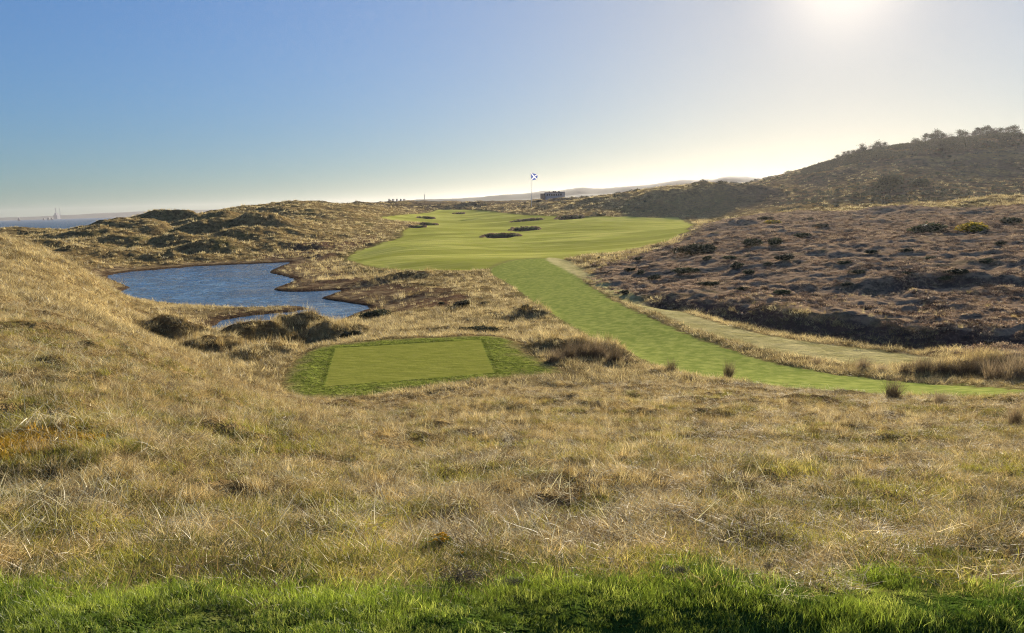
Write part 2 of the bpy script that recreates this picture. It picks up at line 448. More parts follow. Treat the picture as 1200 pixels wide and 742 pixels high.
def tops(x, y):
    """raise to the mound crests that the photograph shows"""
    add = np.zeros_like(x)
    for (mx0, my0, mz, lx, ly, h, tn) in MOUNDS:
        if mx0 < -20 and my0 > 140: lx *= 1.15; ly *= 1.3
        R = 3.2 * max(lx, ly)
        s = (np.abs(x - mx0) < R) & (np.abs(y - my0) < R)
        if not s.any(): continue
        X = x[s] - mx0; Y = y[s] - my0
        c, sn = math.cos(tn), math.sin(tn)
        wob = (fbm(x[s], y[s], max(lx, ly) * 1.1, 3, 60)) * .6
        u = (c * X + sn * Y) / lx + wob; v = (-sn * X + c * Y) / ly + wob * .8
        # gentler far slope towards the sun, steeper face towards the camera
        v = np.where(v < 0, v * 1.1, v * 0.8)
        g = np.exp(-(np.sqrt(u * u + v * v + .12) - .346) ** 1.5 * 1.5)
        lo_ = (.92 if (my0 < 56 and mx0 < -8) else .8) if my0 < 140 else (.62 if mx0 < 0 else .45)
        hc = float(base(np.array([mx0]), np.array([my0]))[0])
        add[s] = np.maximum(add[s], min(max(mz - hc, lo_ * h), 1.8 * h) * g)
    return add


def fields(x, y):
    f = {}
    f['pond'] = sdist(x, y, POND, 30)
    f['tee'] = sdist(x, y, TEEBOX, 12)
    f['rim'] = sdist(x, y, TEERIM, 12)
    f['fair'] = sdist(x, y, FAIR, 25)
    f['walk'] = sdist(x, y, WALK, 12)
    f['track'] = sdist(x, y, TRACK, 8)
    f['heath'] = sdist(x, y, HEATH, 15)
    f['marsh'] = sdist(x, y, MARSH, 10)
    f['ditch'], f['dal'] = ldist(x, y, DITCH, 12)
    f['ditch2'], f['dal2'] = ldist(x, y, DITCH2, 10)
    b = np.full(x.shape, 9.0); bb = np.zeros(x.shape)
    for (bx, by, rx, ry) in BUNKERS:
        ang = np.arctan2(y - by, x - bx)
        q = np.sqrt(((x - bx) / rx) ** 2 + ((y - by) / ry) ** 2) + 0.12 * np.sin(ang * 3 + bx) + .08 * np.sin(ang * 5 + by)
        bb = np.where(q < b, sstep(np.sin(ang), .1, .8), bb); b = np.minimum(b, q)
    f['bunk'] = b; f['bback'] = bb
    return f


def height(x, y, f=None):
    x = np.asarray(x, float); y = np.asarray(y, float)
    if f is None: f = fields(x, y)
    z = base(x, y)
    amp = _look(TA, x, y)
    mown = np.maximum.reduce([sstep(f['fair'], -3, 3), sstep(f['walk'], -1.5, 1), sstep(f['track'], -1, .7), sstep(f['rim'], -1.5, 1.0)])
    pondm = sstep(f['pond'], -9, -1)
    rough = (1 - mown) * (1 - pondm)
    dist = np.sqrt(x * x + y * y)
    # dunes
    wx = x + 9 * fbm(x, y, 30, 2, 40); wy = y + 9 * fbm(x, y, 30, 2, 50)
    z = z + amp * rough * (0.75 * fbm(wx, wy * 1.2, 42, 3, 3, .5, True) + 0.42 * fbm(wx, wy, 14, 3, 9, .5, True))
    z = z + tops(x, y) * (1 - sstep(f['pond'], -2.5, 0)) * (1 - sstep(f['rim'], -1.8, .6)) * (1 - sstep(f['fair'], -9, 1)) * (1 - sstep(f['walk'], -.8, .8))
    # rough ground at knee scale
    near = 1 - sstep(dist, 120, 400)
    z = z + rough * (0.20 * fbm(x, y, 3.6, 3, 20) + .10 * fbm(x, y, 1.2, 2, 24)) * sstep(dist, 5, 25) * near
    z = z + rough * 0.55 * fbm(x, y, 8.5, 3, 28, .55, True) * sstep(dist, 60, 140)
    z = z + rough * sstep(dist, 3.6, 5.5) * (1 - sstep(dist, 30, 60)) * (.15 * fbm(x, y, .95, 3, 44, .6) + .06 * fbm(x, y, .38, 2, 47) + .13 * sstep(dist, 5, 9) * fbm(x, y, 3.1, 2, 48))
    # close to the camera: hummocky lip of turf, its shaded side towards the camera
    nl = 1 - sstep(dist, 6, 14)
    z = z + nl * (0.045 * fbm(x, y, 1.3, 3, 30) + .035 * fbm(x, y, .42, 2, 33))
    lip = y - (3.28 + 0.12 * np.sin(x * 1.1 + .6) + .25 * fbm(x, y * 0, 1.7, 2, 35))
    z = z + 0.035 * np.exp(-(lip / 0.30) ** 2) * (1 + .5 * fbm(x, y, .8, 2, 37)) - (0.14 + .10 * np.clip(x, -.9, 2.5)) * sstep(-lip, 0.15, .8) * (1 - sstep(dist, 9, 12))
    # heath hummocks, drawn out across the view
    hm = sstep(f['heath'], -2, 3)
    z = z + hm * (0.30 * fbm(x * .55, y * 1.1, 3.4, 3, 70, .5, True) + .13 * fbm(x, y * 1.3, 1.3, 2, 75, .5, True)) * (1 - sstep(dist, 180, 300))
    # burn under the heath's edge: bank on its far side
    d = f['ditch']; tap = sstep(f['dal'], .0, .18)
    d = d + 1.0 * fbm(x, y, 7, 2, 80)
    z = z + tap * (-0.85 * np.exp(-((d + .3) / 1.15) ** 2) + (.58 + .35 * fbm(x, y, 5, 2, 83)) * sstep(d, .2, 2.4) * (1 - sstep(d, 3, 11)))
    d = f['ditch2'] + .9 * fbm(x, y, 6, 2, 81)
    z = z + sstep(f['dal2'], 0, .2) * (-0.3 * np.exp(-((d + .2) / .9) ** 2) + .6 * sstep(d, 0, 1.5) * (1 - sstep(d, 2, 8)))
    # tee: level platform
    tm = sstep(f['rim'], -2.2, 1.5)
    z = z * (1 - tm) + TEE * tm + .05 * fbm(x, y, 1.5, 2, 84) * tm * (1 - sstep(f['tee'], -.4, .1))
    # fairway: long low rolls
    fm = sstep(f['fair'], 0, 10)
    z = z + fm * (0.36 * fbm(x * .35 + y * .1, y, 11, 2, 89) + 0.30 * fbm(x * .5, y, 19, 2, 90) + .5 * fbm(x * .6, y, 45, 2, 91))
    # bunkers
    b = f['bunk']
    z = z + (-2.0 * (1 - sstep(b, .8, 1.0)) + .6 * np.exp(-((b - 1.12) / .14) ** 2) * f['bback'])
    # pond basin and its low shores
    p = f['pond']
    shore = WATER + .12 + np.clip(-p, 0, 30) * .10 + .18 * fbm(x, y, 5, 3, 95) * sstep(-p, .3, 3)
    k = sstep(-p, 0.0, 11)
    z = np.where(p > -30, shore * (1 - k) + z * k, z)
    z = np.where(p > -30, np.maximum(z, WATER + .06 + .05 * np.clip(-p, 0, 5)), z)
    z = np.where(p > 0, WATER + .06 - np.minimum(p * .25, .8), z)
    return z


def H1(x, y):
    return float(height(np.array([x]), np.array([y]))[0])


# ------------------------------------------------------------------ materials
def mat(name):
    m = bpy.data.materials.new(name); m.use_nodes = True
    m.node_tree.nodes.clear()
    return m, NT(m.node_tree)


class NT:
    def __init__(s, t): s.t = t
    def n(s, ty, ins=None, **kw):
        nd = s.t.nodes.new('ShaderNode' + ty)
        for k, v in kw.items(): setattr(nd, k, v)
        for k, v in (ins or {}).items():
            sk = nd.inputs[k]
            if isinstance(v, bpy.types.NodeSocket): s.t.links.new(v, sk)
            else: sk.default_value = v
        return nd
    def pos(s): return s.n('NewGeometry').outputs['Position']
    def attr(s, nme): return s.n('Attribute', attribute_name=nme).outputs['Fac']
    def noise(s, scale, detail=3, rough=.55, vec=None, stretch=None):
        v = vec or s.pos()
        if stretch:
            v = s.n('VectorMath', {0: v, 1: stretch}, operation='MULTIPLY').outputs[0]
        return s.n('TexNoise', {'Vector': v, 'Scale': scale, 'Detail': detail, 'Roughness': rough}).outputs['Fac']
    def m(s, op, a, b=0.0, c=None):
        ins = {0: a, 1: b}
        if c is not None: ins[2] = c
        return s.n('Math', ins, operation=op).outputs[0]
    def step(s, v, a, b, lo=0.0, hi=1.0):
        return s.n('MapRange', {'Value': v, 'From Min': a, 'From Max': b, 'To Min': lo, 'To Max': hi}, interpolation_type='SMOOTHSTEP').outputs[0]
    def mix(s, f, a, b):
        nd = s.n('Mix', data_type='RGBA')
        for i, v in ((0, f), (6, a), (7, b)):
            if isinstance(v, bpy.types.NodeSocket): s.t.links.new(v, nd.inputs[i])
            else: nd.inputs[i].default_value = (v if not isinstance(v, tuple) else v + (1,) if len(v) == 3 else v)
        return nd.outputs[2]
    def out(s, sh, disp=None):
        o = s.n('OutputMaterial', {'Surface': sh})
        return o


def terrain_mat():
    m, g = mat('ground')
    n_big = g.noise(.09, 4); n_mid = g.noise(.7, 5, .6); n_fin = g.noise(6, 4, .65); n_tiny = g.noise(34, 3, .6)
    # dry rough grass
    dry = g.mix(g.step(n_mid, .38, .62), (.17, .112, .048), (.42, .29, .115))
    dry = g.mix(g.step(n_fin, .36, .64), g.mix(.5, dry, (.10, .075, .035)), dry)
    olive = g.mix(g.step(n_fin, .35, .65), (.075, .085, .025), (.19, .185, .06))
    dry = g.mix(g.step(n_big, .52, .72, 0, .55), dry, olive)
    dark = g.step(g.noise(.42, 5, .65), .60, .70, 0, .65)
    dry = g.mix(dark, dry, (.075, .060, .035))
    # heath
    h_n = g.noise(.9, 5, .65, stretch=(.6, 1.3, 1))
    heath = g.mix(g.step(h_n, .34, .56), (.12, .076, .050), (.42, .285, .175))
    heath = g.mix(g.step(n_fin, .4, .68, 0, .55), heath, (.42, .31, .19))
    heath = g.mix(g.step(g.noise(.25, 4), .55, .7, 0, .5), heath, (.10, .10, .045))
    edge = g.m('MULTIPLY_ADD', g.m('SUBTRACT', g.noise(.5, 4), .5), 10.0, g.attr('heath'))
    col = g.mix(g.step(edge, -2, 3), dry, heath)
    # hillside scrub, its colour also darkened to stand in for the slope's shade
    hill = g.mix(g.step(g.noise(.35, 5, .65), .4, .6), (.045, .038, .024), (.15, .108, .064))
    col = g.mix(g.m('MULTIPLY', g.attr('hill'), g.step(g.noise(.05, 4), .34, .56)), col, hill)
    # brown marsh by the pond
    mm = g.m('MULTIPLY_ADD', g.m('SUBTRACT', g.noise(.25, 5, .65), .5), 12.0, g.attr('marsh'))
    col = g.mix(g.step(mm, -1.5, 1.5, 0, .92), col, g.mix(g.step(n_fin, .35, .65), (.075, .042, .027), (.23, .135, .08)))
    # wet brown shore
    wet = g.mix(g.step(n_fin, .35, .65), (.045, .030, .022), (.12, .075, .045))
    sh = g.m('MULTIPLY_ADD', g.m('SUBTRACT', g.noise(.3, 4), .5), 14.0, g.attr('pond'))
    col = g.mix(g.step(sh, -9, -2, 0, .9), col, g.mix(g.step(g.m('MULTIPLY_ADD', g.noise(.22, 4), 5.0, g.attr('pond')), .6, 2.0), g.mix(g.step(n_mid, .4, .6), (.13, .085, .05), (.33, .24, .125)), wet))
    # turf
    tn = g.noise(.35, 4, .6, stretch=(.35, 1.5, 1))
    fair = g.mix(g.step(tn, .38, .62), (.33, .345, .06), (.54, .50, .125))
    fair = g.mix(g.step(g.noise(.045, 3, stretch=(.5, 1.4, 1)), .42, .58, 0, .7), fair, (.25, .26, .04))
    fair = g.mix(g.step(n_fin, .3, .7, .0, .3), fair, (.36, .33, .10))
    e_n = g.m('MULTIPLY', g.m('SUBTRACT', g.noise(1.1, 5, .7), .5), 2.4)
    fe = g.m('ADD', g.attr('fair'), g.m('MULTIPLY', e_n, 2.2))
    col = g.mix(g.step(fe, -5.0, -.5, 0, .55), col, (.19, .17, .055))
    col = g.mix(g.step(fe, -.6, .6), col, fair)
    walk = g.mix(g.step(g.noise(1.6, 5, .65), .36, .66), (.18, .225, .032), (.34, .36, .075))
    walk = g.mix(g.step(n_tiny, .35, .7, 0, .35), walk, (.30, .29, .16))
    we = g.m('ADD', g.attr('walk'), g.m('MULTIPLY', e_n, .8))
    col = g.mix(g.step(we, -1.6, -.2, 0, .6), col, (.21, .18, .07))
    col = g.mix(g.step(we, -.2, .25), col, walk)
    te = g.m('ADD', g.attr('track'), g.m('MULTIPLY', e_n, .9))
    trk = g.mix(g.step(n_mid, .35, .65), (.44, .38, .15), (.60, .51, .23))
    col = g.mix(g.step(te, -.5, .4), col, trk)
    re_ = g.m('ADD', g.attr('rim'), g.m('MULTIPLY', e_n, .7))
    rim = g.mix(g.step(g.noise(5, 5, .65), .35, .65), (.12, .145, .026), (.27, .30, .055))
    rim = g.mix(g.step(g.m('MULTIPLY_ADD', g.noise(.8, 4), 3.0, g.attr('rim')), 1.2, 2.6, .75, 0), rim, (.33, .26, .11))
    col = g.mix(g.step(re_, -.2, .5), col, rim)
    tee = g.mix(g.step(g.noise(3.0, 4, .6, stretch=(.3, 2.0, 1)), .35, .65), (.22, .225, .036), (.32, .31, .062))
    tee = g.mix(g.step(n_tiny, .3, .7, 0, .3), tee, (.10, .13, .03))
    col = g.mix(g.step(g.m('ADD', g.attr('tee'), g.m('MULTIPLY', e_n, .06)), -.03, .05), col, tee)
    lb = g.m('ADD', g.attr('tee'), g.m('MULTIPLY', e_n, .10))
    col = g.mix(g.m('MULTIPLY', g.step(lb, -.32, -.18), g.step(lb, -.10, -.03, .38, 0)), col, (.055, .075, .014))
    # bunker pits and rim turf, wall shade put into their dark colour
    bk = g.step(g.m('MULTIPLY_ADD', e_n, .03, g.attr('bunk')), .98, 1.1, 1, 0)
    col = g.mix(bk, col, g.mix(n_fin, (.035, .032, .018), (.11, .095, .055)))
    # burn bank, darker brown than the heath
    db = g.m('MULTIPLY_ADD', e_n, .5, g.attr('bank'))
    col = g.mix(g.step(db, .25, .6), col, g.mix(n_fin, (.08, .052, .040), (.25, .165, .12)))
    # green turf close to the camera
    ng = g.m('MULTIPLY_ADD', g.m('SUBTRACT', g.noise(1.2, 4), .5), 1.6, g.attr('lipd'))
    col = g.mix(g.step(ng, -.5, .5, 1, 0), col, g.mix(n_fin, (.03, .05, .01), (.085, .125, .022)))
    bmp = g.n('Bump', {'Strength': .55, 'Distance': .12, 'Height': n_fin})
    bmp2 = g.n('Bump', {'Strength': .55, 'Distance': .8, 'Height': g.noise(1.1, 6, .68), 'Normal': bmp.outputs[0]})
    # the mown surfaces are smoother
    mw = g.m('MAXIMUM', g.step(fe, -.5, .5), g.m('MAXIMUM', g.step(we, -.2, .3), g.step(g.attr('tee'), -.05, .05)))
    bs = g.step(mw, 0, 1, .9, .12)
    g.t.links.new(bs, bmp2.inputs['Strength']); g.t.links.new(bs, bmp.inputs['Strength'])
    b = g.n('BsdfPrincipled', {'Base Color': col, 'Roughness': .95, 'Specular IOR Level': 0.0, 'Normal': bmp2.outputs[0]})
    g.out(b.outputs[0])
    return m


def leaf_mat(name, c0, c1, c2=None, trans=.4, scale=.8, gloss=.15, pts=(.38, .62)):
    """blades and leaves: patches by place, variation by plant, light passing through"""
    m, g = mat(name)
    col = g.mix(g.step(g.noise(scale, 4, .6), *pts), c0, c1)
    rnd = g.n('ObjectInfo').outputs['Random']
    if c2: col = g.mix(g.step(rnd, .55, .95, 0, .85), col, c2)
    v = g.step(rnd, 0, 1, .72, 1.25)
    isl = g.n('NewGeometry').outputs['Random Per Island']
    v2 = g.step(isl, 0, 1, .65, 1.3)
    col = g.n('VectorMath', {0: col, 'Scale': g.m('MULTIPLY', v, v2)}, operation='SCALE').outputs[0]
    d = g.n('BsdfDiffuse', {'Color': col}); t = g.n('BsdfTranslucent', {'Color': col})
    mx1 = g.n('MixShader', {0: trans, 1: d.outputs[0], 2: t.outputs[0]})
    gl = g.n('BsdfGlossy', {'Color': (1, 1, 1, 1), 'Roughness': .45})
    mx2 = g.n('MixShader', {0: gloss * .25, 1: mx1.outputs[0], 2: gl.outputs[0]})
    g.out(mx2.outputs[0])
    return m


def plain_mat(name, c, c2=None, rough=.8, scale=2.0, spec=.3, metal=0):
    m, g = mat(name)
    col = g.mix(g.noise(scale, 4), c, c2 or tuple(k * .7 for k in c))
    b = g.n('BsdfPrincipled', {'Base Color': col, 'Roughness': rough, 'Specular IOR Level': spec, 'Metallic': metal})
    g.out(b.outputs[0])
    return m


def water_mat(name, c, sc, strength, rough, dist=.25):
    m, g = mat(name)
    n1 = g.noise(sc, 4, .55, stretch=(.45, 1.6, 1)); n2 = g.noise(sc * .13, 3, .5)
    b1 = g.n('Bump', {'Strength': strength, 'Distance': dist, 'Height': g.m('MULTIPLY', n1, g.step(n2, .3, .6, .45, 1))})
    b = g.n('BsdfPrincipled', {'Base Color': c + (1,), 'Roughness': rough, 'IOR': 1.33, 'Normal': b1.outputs[0]})
    g.out(b.outputs[0])
    return m


M_GROUND = terrain_mat()
M_DRY = leaf_mat('dry_grass', (.19, .125, .04), (.60, .435, .16), (.70, .58, .30), trans=.4, scale=1.6, pts=(.36, .6))
M_MOSSY = leaf_mat('mossy_grass', (.10, .10, .015), (.38, .35, .05), (.46, .36, .11), trans=.45, scale=1.4)
M_STRAW = leaf_mat('straw', (.64, .55, .32), (.80, .71, .46), (.60, .55, .28), trans=.35, gloss=.1)
M_LUSH = leaf_mat('turf_grass', (.07, .13, .012), (.28, .355, .034), (.42, .44, .08), trans=.55, scale=2.0)
M_COLLAR = leaf_mat('collar_turf', (.12, .13, .025), (.33, .32, .055), (.45, .38, .15), trans=.45, scale=1.2)
M_MARRAM = leaf_mat('marram', (.23, .17, .065), (.62, .475, .205), (.66, .54, .26), trans=.48, scale=.3)
M_TUSS = leaf_mat('tussock_blades', (.12, .085, .045), (.33, .24, .13), (.40, .31, .18), trans=.4, scale=1.2)
M_HEATHER = leaf_mat('heather', (.085, .055, .037), (.33, .225, .14), (.42, .31, .185), trans=.35, scale=.35)
M_GORSE = leaf_mat('gorse', (.03, .036, .016), (.095, .09, .035), None, trans=.15, scale=1.5)
M_OLIVE = leaf_mat('olive_bush', (.03, .04, .015), (.10, .105, .04), None, trans=.2, scale=1.5)
M_GREY = leaf_mat('grey_scrub', (.10, .095, .045), (.26, .22, .11), None, trans=.3, scale=1.5)
M_YELLOW = leaf_mat('yellow_gorse', (.13, .13, .02), (.62, .42, .03), None, trans=.3, scale=2)
M_FLOWER = plain_mat('gorse_flower', (.75, .42, .01), (.8, .5, .03), .7, 9)
M_NEEDLE = leaf_mat('pine_needles', (.020, .026, .012), (.05, .05, .02), None, trans=.15, scale=.6)
M_TWIG = leaf_mat('bare_twigs', (.09, .06, .045), (.16, .11, .08), None, trans=.1, scale=.6)
M_PEAT = leaf_mat('dead_matted_stems', (.03, .02, .013), (.14, .10, .06), None, trans=.1, scale=6)
M_BARK = plain_mat('bark', (.10, .07, .05), (.05, .035, .025), .9, 5)

# ------------------------------------------------------------------ ground sheet
A = np.concatenate([np.linspace(-1.9, -.86, 60, endpoint=False), np.linspace(-.86, .86, 900), np.linspace(.86, 1.9, 61)[1:]])
va, vb, vc, vd = math.log(-6 + 16), math.log(15 + 16), math.log(520 + 16), math.log(9000 + 16)
V_ = np.concatenate([np.linspace(va, vb, 270, endpoint=False), np.linspace(vb, vc, 640, endpoint=False), np.linspace(vc, vd, 90)])
YY = np.exp(V_) - 16
gx, gy = np.meshgrid(A, YY, indexing='ij')
gx = gx * (gy + 9)
fl = fields(gx, gy)
gz = height(gx, gy, fl)
nx, ny = gx.shape
idx = np.arange(nx * ny).reshape(nx, ny)
Q = np.stack([idx[:-1, :-1].ravel(), idx[1:, :-1].ravel(), idx[1:, 1:].ravel(), idx[:-1, 1:].ravel()], 1)
me = np_mesh('ground', np.stack([gx.ravel(), gy.ravel(), gz.ravel()], 1), Q, True)
lipd = gy - (3.66 + .08 * np.sin(gx * .9) + .12 * fbm(gx, gy * 0, 1.5, 2, 36)) + np.clip(-gx - 1, 0, 3) * .05
bank = sstep(fl['ditch'] + 1.0 * fbm(gx, gy, 7, 2, 80), -1.1, -.2) * (1 - sstep(fl['ditch'] + 1.0 * fbm(gx, gy, 7, 2, 80), 1.0, 2.0)) * sstep(fl['dal'], .02, .2)
bank = np.maximum(bank, .55 * sstep(fl['ditch2'] + .9 * fbm(gx, gy, 6, 2, 81), -.7, -.1) * (1 - sstep(fl['ditch2'] + .9 * fbm(gx, gy, 6, 2, 81), .9, 1.6)) * sstep(fl['dal2'], .02, .3))
hillm = sstep(gx - .26 * gy, 0, 30) * sstep(gy, 200, 260) + sstep(gy, 390, 500) * sstep(gx / np.maximum(gy, 1), -.30, -.2)
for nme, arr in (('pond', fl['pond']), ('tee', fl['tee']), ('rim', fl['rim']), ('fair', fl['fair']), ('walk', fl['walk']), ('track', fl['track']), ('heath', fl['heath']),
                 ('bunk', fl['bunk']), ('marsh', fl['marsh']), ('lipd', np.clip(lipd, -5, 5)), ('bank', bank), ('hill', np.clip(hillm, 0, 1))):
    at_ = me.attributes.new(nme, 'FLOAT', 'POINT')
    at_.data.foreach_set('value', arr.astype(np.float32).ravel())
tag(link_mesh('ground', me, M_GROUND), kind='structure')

# ------------------------------------------------------------------ pond and sea
mn, mxx = POND.min(0) - 3, POND.max(0) + 3
n1, n2 = 260, 380
wx_, wy_ = np.meshgrid(np.linspace(mn[0], mxx[0], n1), np.linspace(mn[1], mxx[1], n2), indexing='ij')
wz_ = WATER + .085 * fbm(wx_ * .6 + wy_ * .12, wy_ * 1.2, 1.5, 3, 110) * (.35 + .65 * sstep(vnoise(wx_ / 14, wy_ / 14, 7), .2, .6))
idx = np.arange(n1 * n2).reshape(n1, n2)
Q = np.stack([idx[:-1, :-1].ravel(), idx[1:, :-1].ravel(), idx[1:, 1:].ravel(), idx[:-1, 1:].ravel()], 1)
inside = sdist(wx_, wy_, POND, 30).ravel() > -1.2
Q = Q[inside[Q].any(1)]
tag(link_mesh('pond_water', np_mesh('pond_water', np.stack([wx_.ravel(), wy_.ravel(), wz_.ravel()], 1), Q, True),
              water_mat('pond_water', (.085, .145, .20), 1.5, .7, .05, .30)), kind='structure')
sx = [-9400, 9400]
sea = np_mesh('sea', np.array([(-9400, -50, SEA), (-60, -50, SEA), (200, 9300, SEA), (-9400, 9300, SEA)], float), np.array([[0, 1, 2, 3]]))
tag(link_mesh('sea', sea, water_mat('sea_water', (.008, .03, .045), .22, 1.0, .25, 5.0)), kind='structure')


# ------------------------------------------------------------------ far hills
def ridge(name, prof, D, depth, m, z0):
    """a long hill standing at distance D with its own depth"""
    pr = np.array(prof, float)
    cols = np.arange(pr[0, 0], pr[-1, 0], 3.0)
    rows = np.interp(cols, pr[:, 0], pr[:, 1])
    js = np.linspace(-1, 1, 15)
    V = []
    for c, r in zip(cols, rows):
        rr = ray(c, r); t = D / rr[1]; x0 = rr[0] * t; top = EYE[2] + rr[2] * t
        for j in js:
            y = D + j * depth
            k = math.exp(-(j * 1.6) ** 2)
            jit = float(fbm(np.array([x0]), np.array([y]), D * .035, 4, 130)[0]) * (top - z0) * .16
            V.append((x0 * (y / D), y, z0 + (top - z0) * k + jit * k))
    V = np.array(V); n, mm = len(cols), len(js)
    idx = np.arange(n * mm).reshape(n, mm)
    Q = np.stack([idx[:-1, :-1].ravel(), idx[1:, :-1].ravel(), idx[1:, 1:].ravel(), idx[:-1, 1:].ravel()], 1)
    return tag(link_mesh(name, np_mesh(name, V, Q, True), m), kind='structure')


M_FAR = plain_mat('far_hill', (.07, .075, .05), (.12, .10, .06), .95, .01)
ridge('far_coast', [(-60, 256.5), (20, 254.8), (60, 253.2), (110, 250), (160, 248), (230, 246), (300, 244.5), (380, 243), (450, 242)], 7600, 500, M_FAR, SEA - 2)
ridge('far_hills', [(380, 241), (440, 237.5), (480, 234.5), (540, 232), (600, 227.5), (630, 224.5), (660, 223), (700, 220.5), (740, 217), (780, 213), (810, 211), (860, 207), (900, 206)], 1500, 190, M_FAR, 0)
ridge('middle_hills', [(470, 241), (520, 237), (560, 235.5), (620, 233), (680, 229), (740, 224), (780, 221), (810, 219), (860, 215), (900, 212), (960, 211)], 900, 120, M_FAR, 0)


# ------------------------------------------------------------------ vegetation builders
def blades(n, L, Wd, spread, lean=(0.15, 0.6), droop=.5, wind=(.25, 0), seg=3, rs=None, up_=1.0):
    """n curved tapering blades rooted within a radius"""
    rs = rs or np.random.default_rng(1)
    V, Q = [], []
    for i in range(n):
        a = rs.uniform(0, 2 * PI); r = spread * math.sqrt(rs.random())
        x0, y0 = r * math.cos(a), r * math.sin(a)
        l = L * rs.uniform(.55, 1.15); w = Wd * rs.uniform(.7, 1.3)
        da = rs.uniform(0, 2 * PI); le = rs.uniform(*lean)
        dx, dy = math.cos(da) * le + wind[0], math.sin(da) * le + wind[1]
        dz = up_ * max(.15, 1 - le * .5)
        p = np.array([x0, y0, -.02]); d = np.array([dx, dy, dz]); d /= np.linalg.norm(d)
        fa = rs.uniform(0, PI); side = np.array([math.cos(fa), math.sin(fa), 0])
        b = len(V)
        for s in range(seg + 1):
            ww = w * (1 - (s / seg) ** 1.5 * .85) / 2
            V.append(p - side * ww); V.append(p + side * ww)
            p = p + d * (l / seg)
            d = d + np.array([dx, dy, -droop]) * (.45 / seg) * rs.uniform(.5, 1.6); d /= np.linalg.norm(d)
            if p[2] < .01: p[2] = .01
        for s in range(seg):
            Q.append((b + 2 * s, b + 2 * s + 1, b + 2 * s + 3, b + 2 * s + 2))
    return np.array(V), np.array(Q)


def leafdome(n, rx, ry, rz, size, rs, lumps=6, fill=.35):
    """many small leaf faces spread through a lumpy low dome"""
    cs = [(rs.uniform(-.6, .6), rs.uniform(-.6, .6), rs.uniform(.25, .6), rs.uniform(.35, .6)) for _ in range(lumps)]
    V, T = [], []
    for i in range(n):
        c = cs[rs.integers(lumps)]
        d = rs.normal(size=3); d /= np.linalg.norm(d); d[2] = abs(d[2]) * (1 if rs.random() < .85 else -.6)
        r = c[3] * (1 - fill * rs.random() ** 2 * 1.0) * rs.uniform(.85, 1.12)
        p = np.array([c[0] + d[0] * r, c[1] + d[1] * r, c[2] + d[2] * r])
        p = p * np.array([rx, ry, rz])
        if p[2] < 0: p[2] = rs.uniform(0, .2) * rz
        u = rs.normal(size=3); u /= np.linalg.norm(u)
        w = np.cross(u, rs.normal(size=3)); w /= np.linalg.norm(w)
        s = size * rs.uniform(.5, 1.4)
        b = len(V)
        V += [p - w * s * .35, p + w * s * .35, p + u * s * .9 + np.array([0, 0, s * .4])]
        T.append((b, b + 1, b + 2))
    return np.array(V), np.array(T)


def variants(nm, k, fn, m):
    c = bpy.data.collections.new(nm)
    for i in range(k):
        V, Q = fn(np.random.default_rng(100 + i))
        me = np_mesh(nm, V, Q)
        me.materials.append(m)
        o = bpy.data.objects.new(nm, me)
        c.objects.link(o)
    return c


def scatter(name, pts, rot, scl, coll):
    """one object of uncountable plants: a plant at every vertex"""
    me = bpy.data.meshes.new(name)
    me.vertices.add(len(pts))
    me.vertices.foreach_set('co', pts.astype(np.float32).ravel())
    a = me.attributes.new('rot', 'FLOAT_VECTOR', 'POINT'); a.data.foreach_set('vector', rot.astype(np.float32).ravel())
    a = me.attributes.new('scl', 'FLOAT_VECTOR', 'POINT'); a.data.foreach_set('vector', scl.astype(np.float32).ravel())
    a = me.attributes.new('pick', 'INT', 'POINT'); a.data.foreach_set('value', rng.integers(0, len(coll.objects), len(pts)).astype(np.int32))
    me.update()
    o = link_mesh(name, me)
    ng = bpy.data.node_groups.new(name, 'GeometryNodeTree')
    ng.interface.new_socket('Geometry', in_out='INPUT', socket_type='NodeSocketGeometry')
    ng.interface.new_socket('Geometry', in_out='OUTPUT', socket_type='NodeSocketGeometry')
    N = ng.nodes.new
    i_ = N('NodeGroupInput'); o_ = N('NodeGroupOutput')
    ci = N('GeometryNodeCollectionInfo'); ci.inputs['Collection'].default_value = coll
    ci.inputs['Separate Children'].default_value = True; ci.inputs['Reset Children'].default_value = True
    iop = N('GeometryNodeInstanceOnPoints'); iop.inputs['Pick Instance'].default_value = True
    def na(nme, ty):
        q = N('GeometryNodeInputNamedAttribute'); q.data_type = ty; q.inputs['Name'].default_value = nme
        return q.outputs['Attribute']
    L = ng.links.new
    L(i_.outputs[0], iop.inputs['Points']); L(ci.outputs[0], iop.inputs['Instance'])
    L(na('pick', 'INT'), iop.inputs['Instance Index']); L(na('rot', 'FLOAT_VECTOR'), iop.inputs['Rotation']); L(na('scl', 'FLOAT_VECTOR'), iop.inputs['Scale'])
    L(iop.outputs[0], o_.inputs[0])
    md = o.modifiers.new('plants', 'NODES'); md.node_group = ng
    tag(o, kind='stuff')
    return o


def spots(n, y0, y1, amax=.86, off=3.0):
    """random ground spots, denser near by"""
    y = np.exp(rng.uniform(math.log(y0 + off), math.log(y1 + off), n)) - off
    x = rng.uniform(-amax, amax, n) * (y + 4)
    return x, y


def rz_only(n, tilt=.15):
    return np.stack([rng.normal(0, tilt, n), rng.normal(0, tilt, n), rng.uniform(-PI, PI, n)], 1)


def sow(name, coll, x, y, s, tilt=.12, sink=0.0, flat=1.0, yaw=None):
    f = fields(x, y)
    z = height(x, y, f) - sink
    r = rz_only(len(x), tilt)
    if yaw is not None: r[:, 2] = rng.normal(yaw, .5, len(x))
    S = np.stack([s, s, s * flat * rng.uniform(.8, 1.2, len(s))], 1)
    return scatter(name, np.stack([x, y, z], 1), r, S, coll)


